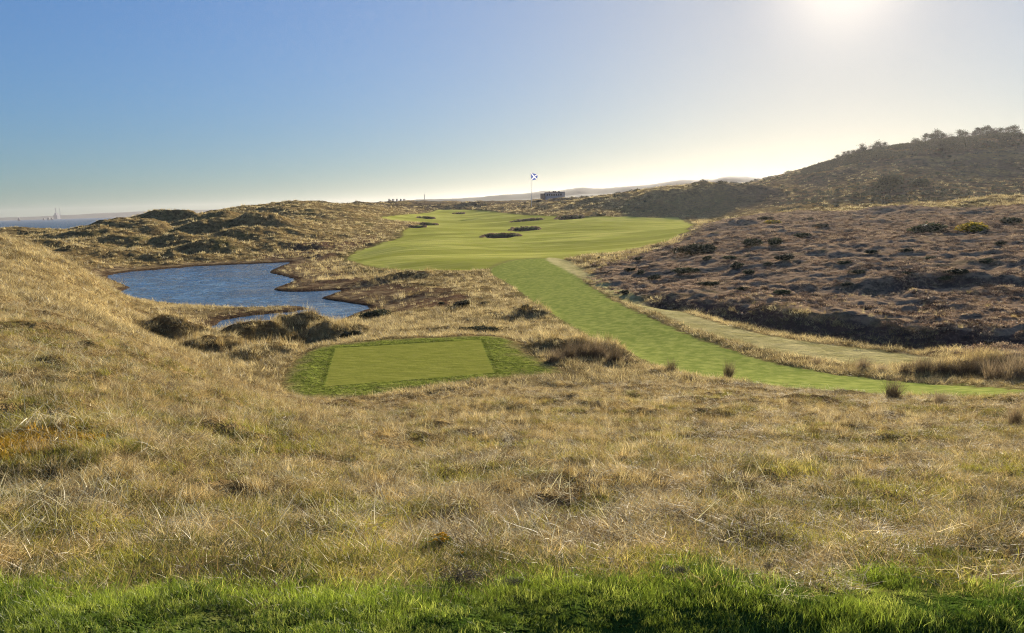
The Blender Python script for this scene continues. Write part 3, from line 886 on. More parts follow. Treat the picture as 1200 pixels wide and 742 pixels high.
def lip_y(x):
    return 3.66 + .08 * np.sin(x * .9) + .12 * fbm(x, x * 0, 1.5, 2, 36) - np.clip(-x - 1, 0, 3) * .05


def free(f, pad=0.0):
    """ground that is neither mown, water, nor pit"""
    return (f['pond'] < -.4) & (f['rim'] < -.2 - pad) & (f['fair'] < -1.0) & (f['walk'] < -.25) & (f['track'] < -.1) & (f['bunk'] > 1.05)


c_mat = variants('matted_tuft', 6, lambda r: blades(34, .15, .0035, .14, (.5, 1.5), .9, (.2, 0), 3, r), M_DRY)
c_moss = variants('mossy_tuft', 5, lambda r: blades(40, .075, .0035, .12, (.2, .9), .4, (.1, 0), 2, r), M_MOSSY)
c_straw = variants('straw_blades', 7, lambda r: blades(6, .36, .0066, .14, (.4, 1.5), 1.7, (.2, 0), 8, r, 1.3), M_STRAW)
c_lush = variants('turf_tuft', 5, lambda r: blades(46, .055, .0026, .08, (.1, .7), .5, (.08, 0), 3, r), M_LUSH)
c_wisp = variants('upright_tuft', 5, lambda r: blades(26, .34, .006, .12, (.05, .45), .35, (.3, 0), 3, r), M_DRY)
c_midtuft = variants('mid_tuft', 5, lambda r: blades(30, .28, .014, .22, (.3, 1.1), .7, (.25, 0), 2, r), M_MARRAM)
c_fartuft = variants('far_tuft', 5, lambda r: blades(26, .55, .05, .45, (.2, .9), .5, (.3, 0), 2, r), M_MARRAM)
c_heather = variants('heather_clump', 6, lambda r: leafdome(110, .5, .42, .22, .08, r, 4, .8), M_HEATHER)
c_scrub = variants('scrub_clump', 5, lambda r: leafdome(120, 1.6, 1.4, 1.2, .35, r, 5, .8), M_GORSE)

# --- dry slope below the camera
x, y = spots(95000, 3.3, 34); f = fields(x, y)
k = (y > lip_y(x) + rng.normal(.02, .3, len(x))) & free(f) & (fbm(x, y, .7, 2, 205) > -.30)
x, y = x[k], y[k]
patch = fbm(x, y, 1.1, 3, 200)
k = (patch < .18) | (rng.random(len(x)) < .25)
sow('dry_grass', c_mat, x[k], y[k], (rng.uniform(.7, 1.25, k.sum())) * (1 + y[k] * .035), .2, .01, .8)
x, y = spots(42000, 3.4, 26); f = fields(x, y)
k = (y > lip_y(x) - .05 + rng.normal(0, .15, len(x))) & free(f) & ((fbm(x, y, 1.1, 3, 200) > .02) | (fbm(x, y, .5, 2, 210) > .15)) & (rng.random(len(x)) < np.clip(1.4 - y / 24, .1, 1))
sow('mossy_grass', c_moss, x[k], y[k], rng.uniform(.7, 1.4, k.sum()) * (1 + y[k] * .03), .15, .005, 1)
x, y = spots(34000, 3.8, 34); f = fields(x, y)
k = (y > lip_y(x) + .75) & free(f) & (rng.random(len(x)) < np.clip(.55 - x / (y + 4) * .45, .18, 1)) & (fbm(x, y, 1.6, 2, 220) > -.35)
sow('straw', c_straw, x[k], y[k], (.35 + .75 * rng.random(k.sum()) ** 2) * (1 + y[k] * .008) * np.clip(.85 - x[k] / (y[k] + 4) * .35, .6, 1.15), .38, -.02, .85)
x, y = spots(26000, 6.5, 60); f = fields(x, y)
k = free(f) & (fbm(x, y, 2.2, 3, 230) > .16) & (rng.random(len(x)) < sstep(y, 6, 18))
sow('tall_dry_grass', c_wisp, x[k], y[k], rng.uniform(.3, .75, k.sum()) * (1 + np.clip(y[k], 0, 30) * .010), .16, .01, 1)
cx_, cy_ = spots(650, 6, 60); x = np.repeat(cx_, 11); y = np.repeat(cy_, 11)
rr_ = np.repeat(rng.uniform(.05, .16, 650), 11) * (1 + y * .012); x = x + rng.normal(0, 1, len(x)) * rr_; y = y + rng.normal(0, 1, len(x)) * rr_; f = fields(x, y)
k = free(f)
sow('grass_tussocks', variants('clump_tuft', 5, lambda r: blades(24, .27, .0065, .08, (.05, .6), .5, (.3, 0), 3, r), M_DRY), x[k], y[k], rng.uniform(.35, .8, k.sum()) * (1 + y[k] * .008), .2, .01, 1)
# --- green turf at the lip
x, y = spots(46000, 1.6, 5.2, 1.0, 1.5)
k = y < lip_y(x) + rng.normal(.1, .36, len(x))
sow('green_turf', c_lush, x[k], y[k], rng.uniform(.5, 1.0, k.sum()) * (1 + .9 * np.clip(fbm(x[k], y[k] * 1.5, .5, 2, 280), -.5, .6)), .15, .005, 1)
q_ = at(20, 528); n_ = 620
x = q_[0] + rng.normal(0, .26, n_); y = q_[1] + rng.normal(0, .26, n_)
M_MOSS = leaf_mat('golden_moss', (.20, .13, .012), (.46, .31, .02), (.50, .28, .03), trans=.4, scale=4)
sow('golden_moss', variants('moss_tuft', 3, lambda r: blades(46, .04, .005, .09, (.2, 1.0), .4, (0, 0), 2, r), M_MOSS), x, y, rng.uniform(1.0, 2.0, n_), .2, -.02, 1)
# --- middle ground
x, y = spots(60000, 30, 135); f = fields(x, y)
k = free(f) & (f['heath'] < 1) & (f['pond'] < -.5 - 2.5 * rng.random(len(x)) ** 2) & ((f['marsh'] + 3.5 * fbm(x, y, 9, 3, 246) < 0) | (rng.random(len(x)) < .12))
sow('marram_grass', c_midtuft, x[k], y[k], rng.uniform(.6, 1.3, k.sum()) * (1 + y[k] * .008), .12, .02, .9)
x, y = spots(16000, 30, 130); f = fields(x, y)
k = free(f) & (f['heath'] < 1) & (tops(x, y) > .35)
sow('mound_marram', c_wisp, x[k], y[k], rng.uniform(1.2, 2.4, k.sum()) * (.7 + y[k] * .01), .12, .02, .9)
x, y = spots(46000, 110, 520); f = fields(x, y)
k = free(f) & (f['heath'] < 1) & (f['pond'] < -2 - 6 * rng.random(len(x))) & ((x < .27 * y) | (y < 215) | (rng.random(len(x)) < .22))
sow('dune_grass', c_fartuft, x[k], y[k], rng.uniform(.5, 1.3, k.sum()) * (1 + y[k] * .0022), .12, .05, .75)
bx_, by_ = [], []
for (bx, by, rx, ry) in BUNKERS:
    a_ = rng.uniform(-.25, PI + .25, 420); q = rng.uniform(.97, 1.25, 420)
    bx_.append(bx + np.cos(a_) * rx * q); by_.append(by + np.sin(a_) * ry * q)
x = np.concatenate(bx_); y = np.concatenate(by_)
sow('bunker_fringe', variants('fringe_tuft', 3, lambda r: blades(22, .34, .04, .25, (.1, .5), .4, (.1, 0), 2, r), M_HEATHER), x, y, rng.uniform(.5, 1.2, len(x)), .12, .05, 1)
# --- rough collar of the tee and walk edges
x, y = spots(30000, 28, 60, .6); f = fields(x, y)
k = ((f['rim'] > -.3) & (f['tee'] < -.05)) | ((np.abs(f['walk'] + .15) < .22) & (f['track'] < 0))
c_collar = variants('collar_tuft', 4, lambda r: blades(26, .075, .012, .16, (.2, .8), .4, (.1, 0), 2, r), M_COLLAR)
sow('collar_turf', c_collar, x[k], y[k], rng.uniform(.35, .8, k.sum()), .12, .01, 1)
# --- heather carpet
x, y = spots(46000, 34, 250, .95); f = fields(x, y)
k = (f['heath'] > .3) & (np.abs(f['ditch']) > .2) & (fbm(x * .5, y * 1.1, 2.6, 3, 250) > -.15)
x2, y2 = spots(16000, 100, 270, .95); f2 = fields(x2, y2); k2 = f2['heath'] > -2
sow('upland_heather', c_heather, x2[k2], y2[k2], rng.uniform(.8, 2.0, k2.sum()), .1, .1, .8)
sow('heather', c_heather, x[k], y[k], rng.uniform(.4, 1.2, k.sum()) * (1 + y[k] * .003), .1, .06, .8)
x, y = spots(9000, 220, 620, .95); f = fields(x, y)
k = (((x - .32 * y) > 10) & (fbm(x, y, 35, 3, 260) > -.05)) | ((x > .08 * y) & (y > 290) & (fbm(x, y, 22, 3, 262) > .12)) | ((y > 420) & free(f) & (fbm(x, y, 40, 3, 261) > .05))
sow('hill_scrub', c_scrub, x[k], y[k], rng.uniform(.5, 1.3, k.sum()), .1, .3, .8)

n_ = 8000
x = np.concatenate([rng.uniform(.40, .74, n_)]); y = rng.uniform(340, 430, n_); x = x * y
zz_ = height(x, y); el = (zz_ - EYE[2]) / y
az = np.linspace(.38, .76, 80); dd_ = np.linspace(380, 640, 90)
cr = np.array([np.max((height(a * dd_, dd_) - EYE[2]) / dd_) for a in az])
k = (np.interp(x / y, az, cr) - el) < .019 * rng.random(n_) ** .8
k &= fbm(x, y, 30, 2, 270) > -.35
sow('hillside_wood', c_scrub, x[k], y[k], rng.uniform(.7, 1.5, k.sum()), .1, .3, 1.0)

# ------------------------------------------------------------------ countable plants
ORD = ['first', 'second', 'third', 'fourth', 'fifth', 'sixth', 'seventh', 'eighth', 'ninth', 'tenth', 'eleventh', 'twelfth', 'thirteenth', 'fourteenth', 'fifteenth', 'sixteenth', 'seventeenth', 'eighteenth', 'nineteenth', 'twentieth', 'twenty-first', 'twenty-second', 'twenty-third', 'twenty-fourth', 'twenty-fifth', 'twenty-sixth', 'twenty-seventh', 'twenty-eighth', 'twenty-ninth', 'thirtieth']
hfull = lambda x, y: height(x, y)


def spot(px, py, d0=4.0, d1=700):
    return at(px, py, d0, d1, hfull)


BUSH = {}
for kind, m_ in (('gorse', M_GORSE), ('olive', M_OLIVE), ('yellow', M_YELLOW), ('grey', M_GREY)):
    BUSH[kind] = []
    for i in range(3):
        V, T = leafdome(2600, .5, .45, .5, .075, np.random.default_rng(300 + i), 9, .35)
        me_ = np_mesh('bush', V, T); me_.materials.append(m_); BUSH[kind].append(me_)
_bn = 0
def bush(px, py, wpx, hpx, label, kind='gorse', name='gorse_bush', group=None, d0=20.0):
    global _bn
    p = spot(px, py, d0); D = p[1]
    o = bpy.data.objects.new(name, BUSH[kind][_bn % 3]); COL.objects.link(o); _bn += 1
    w = wpx * D / F; h = hpx * D / F
    o.location = (p[0], p[1], H1(p[0], p[1]) - .08 * h)
    o.scale = (w * .86, min(w, max(h * 2.5, w * .6)) * .85, h * 1.5)
    o.rotation_euler = (0, 0, random.uniform(-.5, .5))
    return tag(o, label, 'bush', group)


bush(434, 373, 56, 12, 'low olive green bush on the near right shore of the pond', 'olive', 'evergreen_bush')
bush(560, 391, 62, 12, 'dark spreading bush right behind the far edge of the tee')
bush(411, 398, 34, 13, 'small dark bush behind the far left corner of the tee')
bush(538, 359, 28, 9, 'dark bush on the brown rough between the pond and the green walk')
bush(568, 357, 12, 5, 'tiny dark bush right of the dark bush between pond and green walk')
bush(517, 357, 9, 4, 'tiny dark bush left of the dark bush between pond and green walk')
bush(614, 362, 13, 6, 'small dark bush beside the left edge of the green walk')
bush(815, 299, 60, 17, 'widest dark gorse bush, on the pale rough at the right end of the fairway')
bush(881, 289, 28, 12, 'rounded dark gorse bush on the heath, left of a close pair')
bush(906, 288, 24, 10, 'rounded dark gorse bush on the heath, right of a close pair')
bush(897, 258, 22, 6, 'small dark bush at the foot of the right ridge, the upper of two')
bush(905, 263, 24, 6, 'small yellowish bush at the foot of the right ridge, the lower of two', 'yellow')
bush(1079, 273, 66, 14, 'long low grey green gorse mound on the upper heath, left of the yellow one', 'olive')
bush(1139, 272, 48, 16, 'yellow flowering gorse bush on the upper heath', 'yellow')
bush(1184, 262, 30, 9, 'dark gorse clump at the right edge of the photo above the heath')
bush(1036, 222, 46, 22, 'large dark round thicket at the foot of the wooded hill', 'gorse', 'thicket')
bush(1077, 219, 30, 13, 'smaller dark thicket right of the large round one below the wooded hill', 'gorse', 'thicket')
bush(748, 305, 14, 5, 'small dark clump on the pale rough below the fairway\'s right end, the upper one')
bush(701, 304, 8, 4, 'lone tiny dark clump beside the lower edge of the fairway')
for i, (px, py, w, h) in enumerate([(738, 318, 16, 5), (751, 322, 14, 7), (764, 328, 22, 8), (731, 345, 16, 7)]):
    bush(px, py, w, h, 'dark clump at the left corner of the heath, %s counting down the slope' % ORD[i], group='clumps at the left corner of the heath')
hb = [(803, 321, 42, 9), (827, 305, 16, 6), (854, 305, 20, 6), (861, 314, 26, 8), (877, 322, 20, 7), (916, 305, 32, 8), (898, 312, 18, 6), (916, 346, 28, 7), (962, 267, 22, 6), (940, 279, 26, 7),
      (908, 285, 18, 8), (919, 305, 26, 7), (989, 310, 22, 5), (1004, 321, 24, 6), (1062, 295, 22, 5), (1156, 309, 30, 7), (1121, 322, 34, 7), (948, 259, 12, 4), (1020, 298, 20, 5), (1090, 305, 18, 5), (1170, 288, 24, 6), (990, 335, 26, 5), (1105, 330, 30, 6), (830, 335, 30, 6), (870, 340, 22, 5), (1060, 322, 22, 4)]
hb = sorted(set(hb), key=lambda q: q[0])
for i, (px, py, w, h) in enumerate(hb):
    row = 'upper' if py < 296 else ('middle' if py < 316 else 'lower')
    same = [q for q in hb if (('upper' if q[1] < 296 else ('middle' if q[1] < 316 else 'lower')) == row)]
    j = same.index((px, py, w, h))
    bush(px, py, w, h, 'low dark heather mound in the %s band of the brown heath, %s from the left' % (row, ORD[j]), 'olive' if i % 3 == 0 else 'gorse', 'heather_mound', 'dark mounds scattered over the heath')

for (px, py, w, h, lb) in [(548, 690, 84, 14, 'dark brown matted clump in the green turf at the bottom centre'), (602, 696, 36, 9, 'small brown matted clump just right of the larger one in the bottom turf'),
                           (790, 684, 40, 11, 'dark matted clump in the green turf, right of the bottom centre'), (896, 676, 22, 9, 'small russet clump on the upper edge of the bottom turf')]:
    o = bush(px, py, w, h, lb, 'gorse', 'matted_clump', None, 2.6)
    V, T = leafdome(3000, .5, .45, .5, .022, np.random.default_rng(int(px)), 9, .8); me_ = np_mesh('clump', V, T); me_.materials.append(M_PEAT); o.data = me_; o.scale = (o.scale.x * 1.25, o.scale.y * 1.25, o.scale.z * 1.5); o.location.z += .045
V, T = leafdome(2600, .5, .45, .5, .045, np.random.default_rng(900), 8, .6)
for (px, py, w, h, lb) in [(515, 648, 44, 14, 'green sprig of gorse with yellow flowers above the bottom turf, the wider one'), (541, 662, 14, 9, 'tiny flowering gorse sprig just below the wider one')]:
    o = bush(px, py, w, h, lb, 'olive', 'gorse_sprig', None, 2.6)
    me_ = np_mesh('sprig', V, T); me_.materials.append(M_COLLAR); o.data = me_; o.scale = (o.scale.x * 1.3, o.scale.y * 1.3, o.scale.z * 1.2); o.location.z += .045
    rs = np.random.default_rng(int(px)); FV, FQ = [], []
    for _ in range(44 if w > 20 else 16):
        c = V[rs.integers(len(V))] * np.array([.8, .9, 1.0]) + np.array([.0, 0, .06]); c[2] = max(c[2], .5)
        for _k in range(6):
            u = rs.normal(size=3); u /= np.linalg.norm(u); w_ = np.cross(u, rs.normal(size=3)); w_ /= np.linalg.norm(w_)
            b = len(FV); FV += [c - w_ * .03, c + w_ * .03, c + u * .07]; FQ.append((b, b + 1, b + 2))
    link_mesh('flower', np_mesh('flower', np.array(FV), np.array(FQ)), M_FLOWER, o)

# tussocks of marram
TUS = []
for i in range(4):
    V, Qd = blades(420, .95, .014, .36, (.08, .8), .45, (.30, 0), 4, np.random.default_rng(400 + i))
    me_ = np_mesh('tussock', V, Qd); me_.materials.append(M_TUSS); TUS.append(me_)
_tn = 0
def tussock(px, py, wpx, hpx, label, group=None, d0=12):
    global _tn
    p = spot(px, py, d0); D = p[1]
    o = bpy.data.objects.new('marram_tussock', TUS[_tn % 4]); COL.objects.link(o); _tn += 1
    w = wpx * D / F; h = hpx * D / F
    o.location = (p[0], p[1], H1(p[0], p[1]) - .03)
    o.scale = (w / 1.25, w / 1.25, h / .85)
    o.rotation_euler = (0, 0, random.uniform(-.3, .3))
    return tag(o, label, 'tussock', group)


G1 = 'tussocks on the mound right of the tee'
for i, (px, py, w, h) in enumerate([(648, 424, 24, 18), (664, 421, 26, 24), (682, 420, 30, 26), (700, 421, 30, 26), (718, 424, 26, 20), (734, 427, 18, 12)]):
    tussock(px, py, w, h, 'dark tussock on the shaded mound right of the tee, %s of six from the left' % ORD[i], G1)
tussock(785, 437, 18, 18, 'small dark tussock on the near edge of the green walk, left of its taller neighbour')
tussock(853, 442, 18, 21, 'taller narrow tussock on the near edge of the green walk')
tussock(954, 429, 18, 12, 'small tussock between the pale track and the green walk, furthest left')
tussock(1010, 434, 22, 18, 'dark compact tussock above the green walk, left of the dark row')
tussock(1032, 437, 16, 12, 'small pale tussock touching the dark compact one above the green walk')
for i, (px, py, w, h) in enumerate([(1060, 438, 20, 14), (1080, 438, 30, 24), (1102, 439, 26, 20), (1124, 441, 36, 24), (1146, 443, 38, 26), (1168, 446, 46, 33), (1192, 446, 46, 36)]):
    tussock(px, py, w, h, 'windblown tussock of the dark row right of the green walk, %s from the left' % ORD[i], 'row of tussocks at the right edge')
tussock(1045, 466, 26, 26, 'reddish tussock on the near side of the green walk at right')
tussock(1100, 474, 20, 18, 'faint tussock right of the reddish one on the near side of the green walk')
tussock(1188, 500, 20, 34, 'tall thin dark tussock at the right edge of the foreground slope')
tussock(480, 528 - 38, 14, 10, 'small tussock on the slope just below the tee')


# pines and bare trees on the hill
def pine(px, py, hpx, label, bare=False):
        # stand it on the hill's crest
    r = ray(px, py)
    d = np.linspace(360, 440, 160); zz = height(r[0] / r[1] * d, d)
    e = (zz - EYE[2]) / d; k = int(np.argmax(e))
    X, Y, Z = r[0] / r[1] * d[k], d[k] - 4, 0
    Z = H1(X, Y)
    ht = hpx * .9 * Y / F
    rs = np.random.default_rng(int(px * 7))
    root = empty('bare_tree' if bare else 'pine_tree', (X, Y, Z - .2))
    tag(root, label, 'tree', 'trees along the crest of the hill')
    # trunk with limbs
    V, Q = [], []
    def limb(p0, p1, r0, r1):
        p0 = np.array(p0, float); p1 = np.array(p1, float); d_ = p1 - p0; d_ /= np.linalg.norm(d_)
        a = np.cross(d_, [.3, .9, .1]); a /= np.linalg.norm(a); b_ = np.cross(d_, a); b = len(V)
        for (pp, rr) in ((p0, r0), (p1, r1)):
            for i in range(6):
                t = i * PI / 3; V.append(pp + a * rr * math.cos(t) + b_ * rr * math.sin(t))
        for i in range(6):
            j = (i + 1) % 6; Q.append((b + i, b + j, b + 6 + j, b + 6 + i))
    lean = rs.normal(0, .12)
    top = (lean * ht, 0, ht * .85)
    limb((0, 0, 0), (lean * ht * .5, 0, ht * .45), ht * .03, ht * .022); limb((lean * ht * .5, 0, ht * .45), top, ht * .022, ht * .008)
    tips = []
    for i in range(18 if bare else 15):
        zf = rs.uniform(.04, .8); a = rs.uniform(0, 2 * PI); L = ht * rs.uniform(.14, .36) * (1.15 - zf * .7)
        q0 = (lean * ht * zf, 0, ht * zf); q1 = (q0[0] + L * math.cos(a), L * math.sin(a), ht * zf + L * rs.uniform(-.1, .6))
        limb(q0, q1, ht * .010, ht * .004); tips.append(q1)
        if bare:
            for _ in range(5):
                a2 = rs.uniform(0, 2 * PI); l2 = L * .5
                limb(q1, (q1[0] + l2 * math.cos(a2), q1[1] + l2 * math.sin(a2), q1[2] + l2 * rs.uniform(.3, 1)), ht * .005, ht * .002)
    link_mesh('trunk', np_mesh('trunk', np.array(V), np.array(Q)), M_BARK, root)
    V, T = [], []
    tips.append(top)
    for t_ in tips:
        t_ = np.array(t_); R = ht * rs.uniform(.15, .26)
        for _ in range(34 if bare else 80):
            d_ = rs.normal(size=3) * np.array([1.15, 1.15, .6]) * R * .6
            c = t_ + d_; s = ht * (.02 if bare else .05) * rs.uniform(.5, 1.3)
            u = rs.normal(size=3); u /= np.linalg.norm(u); w_ = np.cross(u, rs.normal(size=3)); w_ /= np.linalg.norm(w_)
            b = len(V); V += [c - w_ * s * .5, c + w_ * s * .5, c + u * s * (3 if bare else 1.4)]; T.append((b, b + 1, b + 2))
    link_mesh('crown', np_mesh('crown', np.array(V), np.array(T)), M_TWIG if bare else M_NEEDLE, root)


tr = [(979, 7, 0), (986, 9, 0), (996, 8, 0), (1007, 13, 0), (1015, 10, 1), (1027, 13, 0), (1045, 5, 0), (1052, 4, 1), (1066, 9, 0), (1079, 11, 0), (1086, 11, 0), (1095, 15, 0), (1103, 9, 1), (1110, 10, 1), (1120, 13, 0), (1130, 10, 1), (1140, 12, 0), (1150, 14, 0), (1161, 10, 0), (1171, 8, 1), (1181, 13, 0), (1188, 8, 0), (990, 8, 0), (1001, 9, 0), (1021, 10, 0), (1033, 9, 0), (1071, 8, 0), (1091, 10, 0), (1099, 11, 0), (1125, 10, 0), (1135, 9, 0), (1145, 10, 0), (1156, 11, 0), (1166, 10, 0), (1175, 11, 0)]
tr.sort()
np_, nb_ = 0, 0
for (px, h, b_) in tr:
    size = 'tall' if h >= 13 else ('stunted' if h <= 8 else 'middling')
    if b_:
        pine(px, 175, h, 'thin bare tree on the crest of the right hill, %s bare one from the left' % ORD[nb_], True); nb_ += 1
    else:
        pine(px, 175, h, '%s dark pine on the crest of the right hill, %s pine from the left' % (size, ORD[np_])); np_ += 1

# ------------------------------------------------------------------ flag, clubhouse, skyline
def flagpole():
    D = 440.0
    r = ray(623, 236); X = r[0] / r[1] * D
    g0 = H1(X, D)
    top = EYE[2] + ray(622, 202)[2] / ray(622, 202)[1] * D
    root = empty('flagpole', (X, D, g0))
    tag(root, 'tall thin pole flying a blue and white flag beyond the fairway', 'flagpole')
    hgt = top - g0
    link_mesh('pole', lathe_mesh('pole', [(.16, -.3), (.14, 2), (.08, hgt), (.0, hgt + .02)]), plain_mat('pole_paint', (.7, .7, .68), rough=.4), root)
    link_mesh('finial', lathe_mesh('finial', [(0, hgt), (.1, hgt + .08), (.1, hgt + .16), (0, hgt + .24)]), plain_mat('finial_gilt', (.6, .5, .2), rough=.3), root)
    # waving flag, hoist 2.6 m, fly 2.9 m drooping at its outer end: the mesh carries its own u, v
    nu, nv = 24, 16; V, uv = [], []
    hh, ff = 4.2, 4.05
    for i in range(nu + 1):
        for j in range(nv + 1):
            u, v = i / nu, j / nv
            x_ = ff * u * (.98 - .1 * (1 - v)); dr = 1.45 * u ** 1.6 * v + .18 * math.sin(u * 5)
            V.append((x_, .22 * math.sin(u * 7 + v * 1.4) * u ** .5, hgt - .25 - hh * (1 - v) * (1 - .03 * u) - dr)); uv.append((u, v))
    Q = [(i * (nv + 1) + j, (i + 1) * (nv + 1) + j, (i + 1) * (nv + 1) + j + 1, i * (nv + 1) + j + 1) for i in range(nu) for j in range(nv)]
    me_ = np_mesh('flag', np.array(V), np.array(Q), True)
    for nme, k in (('fu', 0), ('fv', 1)):
        a = me_.attributes.new(nme, 'FLOAT', 'POINT'); a.data.foreach_set('value', np.array([q[k] for q in uv], dtype=np.float32))
    m, g = mat('saltire_cloth')
    u, v = g.attr('fu'), g.attr('fv')
    d1 = g.m('ABSOLUTE', g.m('SUBTRACT', u, v)); d2 = g.m('ABSOLUTE', g.m('SUBTRACT', g.m('ADD', u, v), 1.0))
    fac = g.step(g.m('MINIMUM', d1, d2), .10, .13, 1, 0)
    col = g.mix(fac, (.06, .10, .34), (.85, .85, .85))
    dd = g.n('BsdfDiffuse', {'Color': col}); t = g.n('BsdfTranslucent', {'Color': col})
    g.out(g.n('MixShader', {0: .45, 1: dd.outputs[0], 2: t.outputs[0]}).outputs[0])
    link_mesh('flag', me_, m, root)


flagpole()


def clubhouse():
    D = 520.0
    r = ray(648, 233); X = r[0] / r[1] * D; k = D / F
    zt = EYE[2] + ray(648, 226)[2] / ray(648, 226)[1] * D
    zb = EYE[2] + ray(648, 236)[2] / ray(648, 236)[1] * D
    g0 = min(H1(X, D), zb)
    root = empty('clubhouse', (X, D, g0)); h = zt - g0
    tag(root, 'flat roofed grey building with dark chimneys on the skyline right of the flag', 'building')
    m1 = plain_mat('grey_render', (.40, .41, .45), (.30, .31, .34), .9, .6); m2 = plain_mat('dark_slate', (.05, .05, .06), rough=.7); m3 = plain_mat('window_glass', (.03, .04, .05), rough=.1)
    w = 22 * k; d = 12.0
    link_mesh('wall', boxes_mesh('wall', [(2 * k, 0, -2, w, d, h + 2)]), m1, root)
    rf = link_mesh('roof', boxes_mesh('roof', [(2 * k, 0, h + .003, w + .5, d + .5, .35)]), m2, root)
    for i, (dx, hh, ww) in enumerate([(-4, .6, .6), (1, 1.0, 1.2), (3.2, .9, .9), (7, .8, .9)]):
        link_mesh('chimney', boxes_mesh('chimney', [(dx * k, 0, h + .356, ww, .9, hh)]), m2, rf)
    link_mesh('wing', boxes_mesh('wing', [(-11.6 * k, 1, -2, 5 * k, 10, h + 1.6)]), m2, root)
    for i in range(7):
        wd = link_mesh('window', boxes_mesh('window', [((-7 + i * 2.6) * k, -d / 2 - .04, h - 2.1, 1.1, .08, 1.3)]), m3, root)
        link_mesh('sill', boxes_mesh('sill', [((-7 + i * 2.6) * k, -d / 2 - .07, h - 2.22, 1.34, .14, .11)]), m1, wd)


clubhouse()


def place_far(px, py, D):
    r = ray(px, py); return (r[0] / r[1] * D, D, EYE[2] + r[2] / r[1] * D), D / F


M_FARBLDG = plain_mat('far_concrete', (.22, .22, .24), rough=.9, scale=.01)
M_SHIP = plain_mat('ship_hull', (.05, .06, .09), rough=.6, scale=.02)
# chimney stacks on the far coast
(p, k) = place_far(66.2, 254, 7000)
root = empty('power_station', (p[0], p[1], SEA)); hh = p[2] - SEA
tag(root, 'faint chimney and stepped blocks on the far coast, left of the thinner chimney', 'power station')
link_mesh('hall', boxes_mesh('hall', [(.5 * k, 0, -1, 4.2 * k, 50, 2 * k + hh), (.3 * k, 0, 2 * k + hh - .9, 2 * k, 40, 2.2 * k)]), M_FARBLDG, root)
link_mesh('chimney', lathe_mesh('chimney', [(.55 * k, 0), (.45 * k, 5 * k), (.32 * k, 10.2 * k + hh), (0, 10.2 * k + hh + .1)]), M_FARBLDG, root)
(p, k) = place_far(70.8, 253, 7100)
root = link_mesh('chimney_stack', lathe_mesh('chimney_stack', [(.35 * k, -2), (.3 * k, 5 * k), (.22 * k, 9.6 * k + hh), (0, 9.6 * k + hh + .1)]), M_FARBLDG, None, (p[0], p[1], SEA))
tag(root, 'thinner faint chimney on the far coast, right of the stepped blocks', 'chimney')


def ship(px, w, h, label, boxes):
    r = ray(px, 257); D = 5200.0
    k = D / F
    X = r[0] / r[1] * D
    root = empty('ship', (X, D, SEA)); tag(root, label, 'ship', 'ships on the horizon')
    n = 14; V = []
    for z, s in ((-1.5, .82), (1.1 * k, 1.0)):
        for i in range(n):
            a = 2 * PI * i / n; c = math.copysign(abs(math.cos(a)) ** .7, math.cos(a))
            V.append((c * w * k / 2 * s, math.sin(a) * 9 * s, z))
    Q = [(i, (i + 1) % n, n + (i + 1) % n, n + i) for i in range(n)]
    V += [(0, 0, 1.1 * k)]
    Q += [(n + i, n + (i + 1) % n, 2 * n, 2 * n) for i in range(0)]
    me_ = bpy.data.meshes.new('hull'); me_.from_pydata(V[:-1], [], Q + [tuple(range(n, 2 * n))]); me_.update()
    link_mesh('hull', me_, M_SHIP, root)
    link_mesh('superstructure', boxes_mesh('superstructure', [(a * k, 0, 1.1 * k + .01 + b * k, c * k, 10, d * k) for (a, b, c, d) in boxes]), M_SHIP, root)


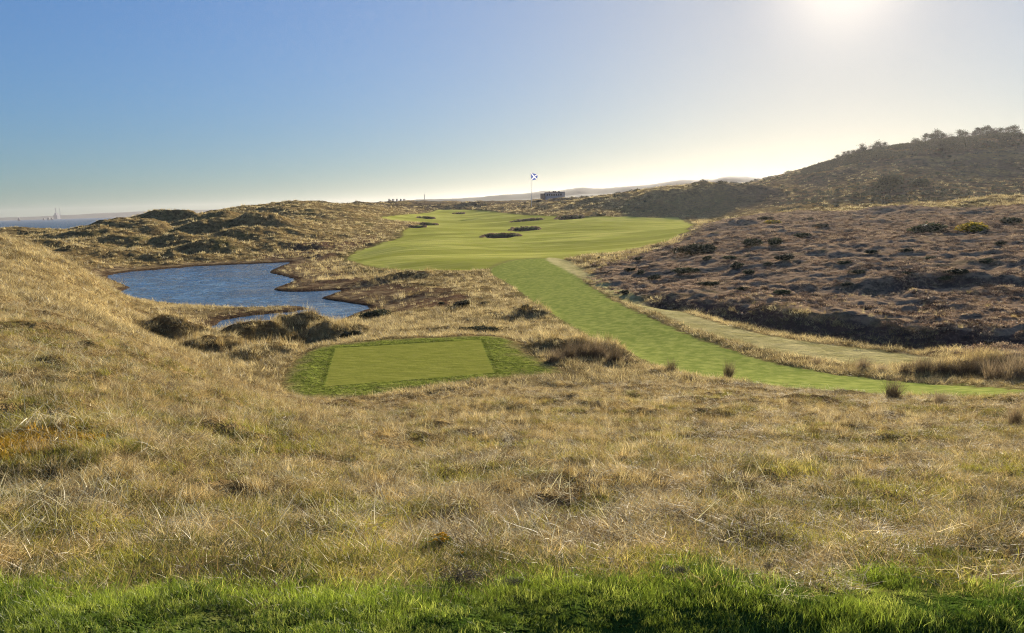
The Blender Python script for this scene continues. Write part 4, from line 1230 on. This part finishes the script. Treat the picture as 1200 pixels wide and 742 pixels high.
ship(22.3, 3.4, 3, 'stubby vessel with a central mast, furthest left on the sea horizon', [(0, 0, 2.4, 1.0), (0, 1.0, 1.2, 1.2), (0, 2.2, .3, 1.0)])
ship(51.4, 1.8, 2, 'tiniest vessel, left of three together on the sea horizon', [(0, 0, 1.2, 1.2)])
ship(57.0, 2.4, 2, 'boxy vessel, middle of three together on the sea horizon', [(0, 0, 1.6, 1.6), (.3, 1.6, .4, .6)])
ship(60.9, 2.4, 2, 'low vessel, right of three together beside the chimneys', [(.2, 0, 1.2, 1.1)])
# distant tower blocks
for i, px in enumerate([456.5, 461, 465.5, 470, 474]):
    (p, k) = place_far(px, 236.5, 1480)
    o = empty('tower_block', (p[0], p[1], p[2] - 2))
    tag(o, 'pale faint tower block on the far hills, %s of five from the left' % ORD[i], 'tower block', 'distant tower blocks')
    w = 1.7 * k
    link_mesh('wall', boxes_mesh('wall', [(0, 0, -30, w, 12, 30 + 4.2 * k)]), M_FARBLDG, o)
    link_mesh('roof', boxes_mesh('roof', [(0, 0, 4.21 * k, w * .5, 6, .35 * k)]), M_FARBLDG, o)
(p, k) = place_far(497.5, 235, 1480)
o = link_mesh('chimney_stack', lathe_mesh('chimney_stack', [(.5 * k, -20), (.4 * k, 3 * k), (.3 * k, 7 * k), (0, 7 * k + .1)]), M_FARBLDG, None, (p[0], p[1], p[2]))
tag(o, 'single faint mast on the far hills, right of the five tower blocks', 'chimney')

# ------------------------------------------------------------------ haze
hz = np_mesh('haze', np.array([(x_, y_, z_) for z_ in (SEA - 12, 112) for (x_, y_) in ((-9450, -60), (9450, -60), (9450, 9450), (-9450, 9450))], float),
             np.array([(0, 3, 2, 1), (4, 5, 6, 7), (0, 1, 5, 4), (1, 2, 6, 5), (2, 3, 7, 6), (3, 0, 4, 7)]))
hm = bpy.data.materials.new('haze'); hm.use_nodes = True; hm.node_tree.nodes.clear()
pv = hm.node_tree.nodes.new('ShaderNodeVolumePrincipled'); ho = hm.node_tree.nodes.new('ShaderNodeOutputMaterial')
pv.inputs['Color'].default_value = (.95, .90, .89, 1); pv.inputs['Density'].default_value = 4.9e-5; pv.inputs['Anisotropy'].default_value = .6
hm.cycles.homogeneous_volume = True
hm.node_tree.links.new(pv.outputs[0], ho.inputs['Volume'])
tag(link_mesh('haze', hz, hm), kind='stuff')
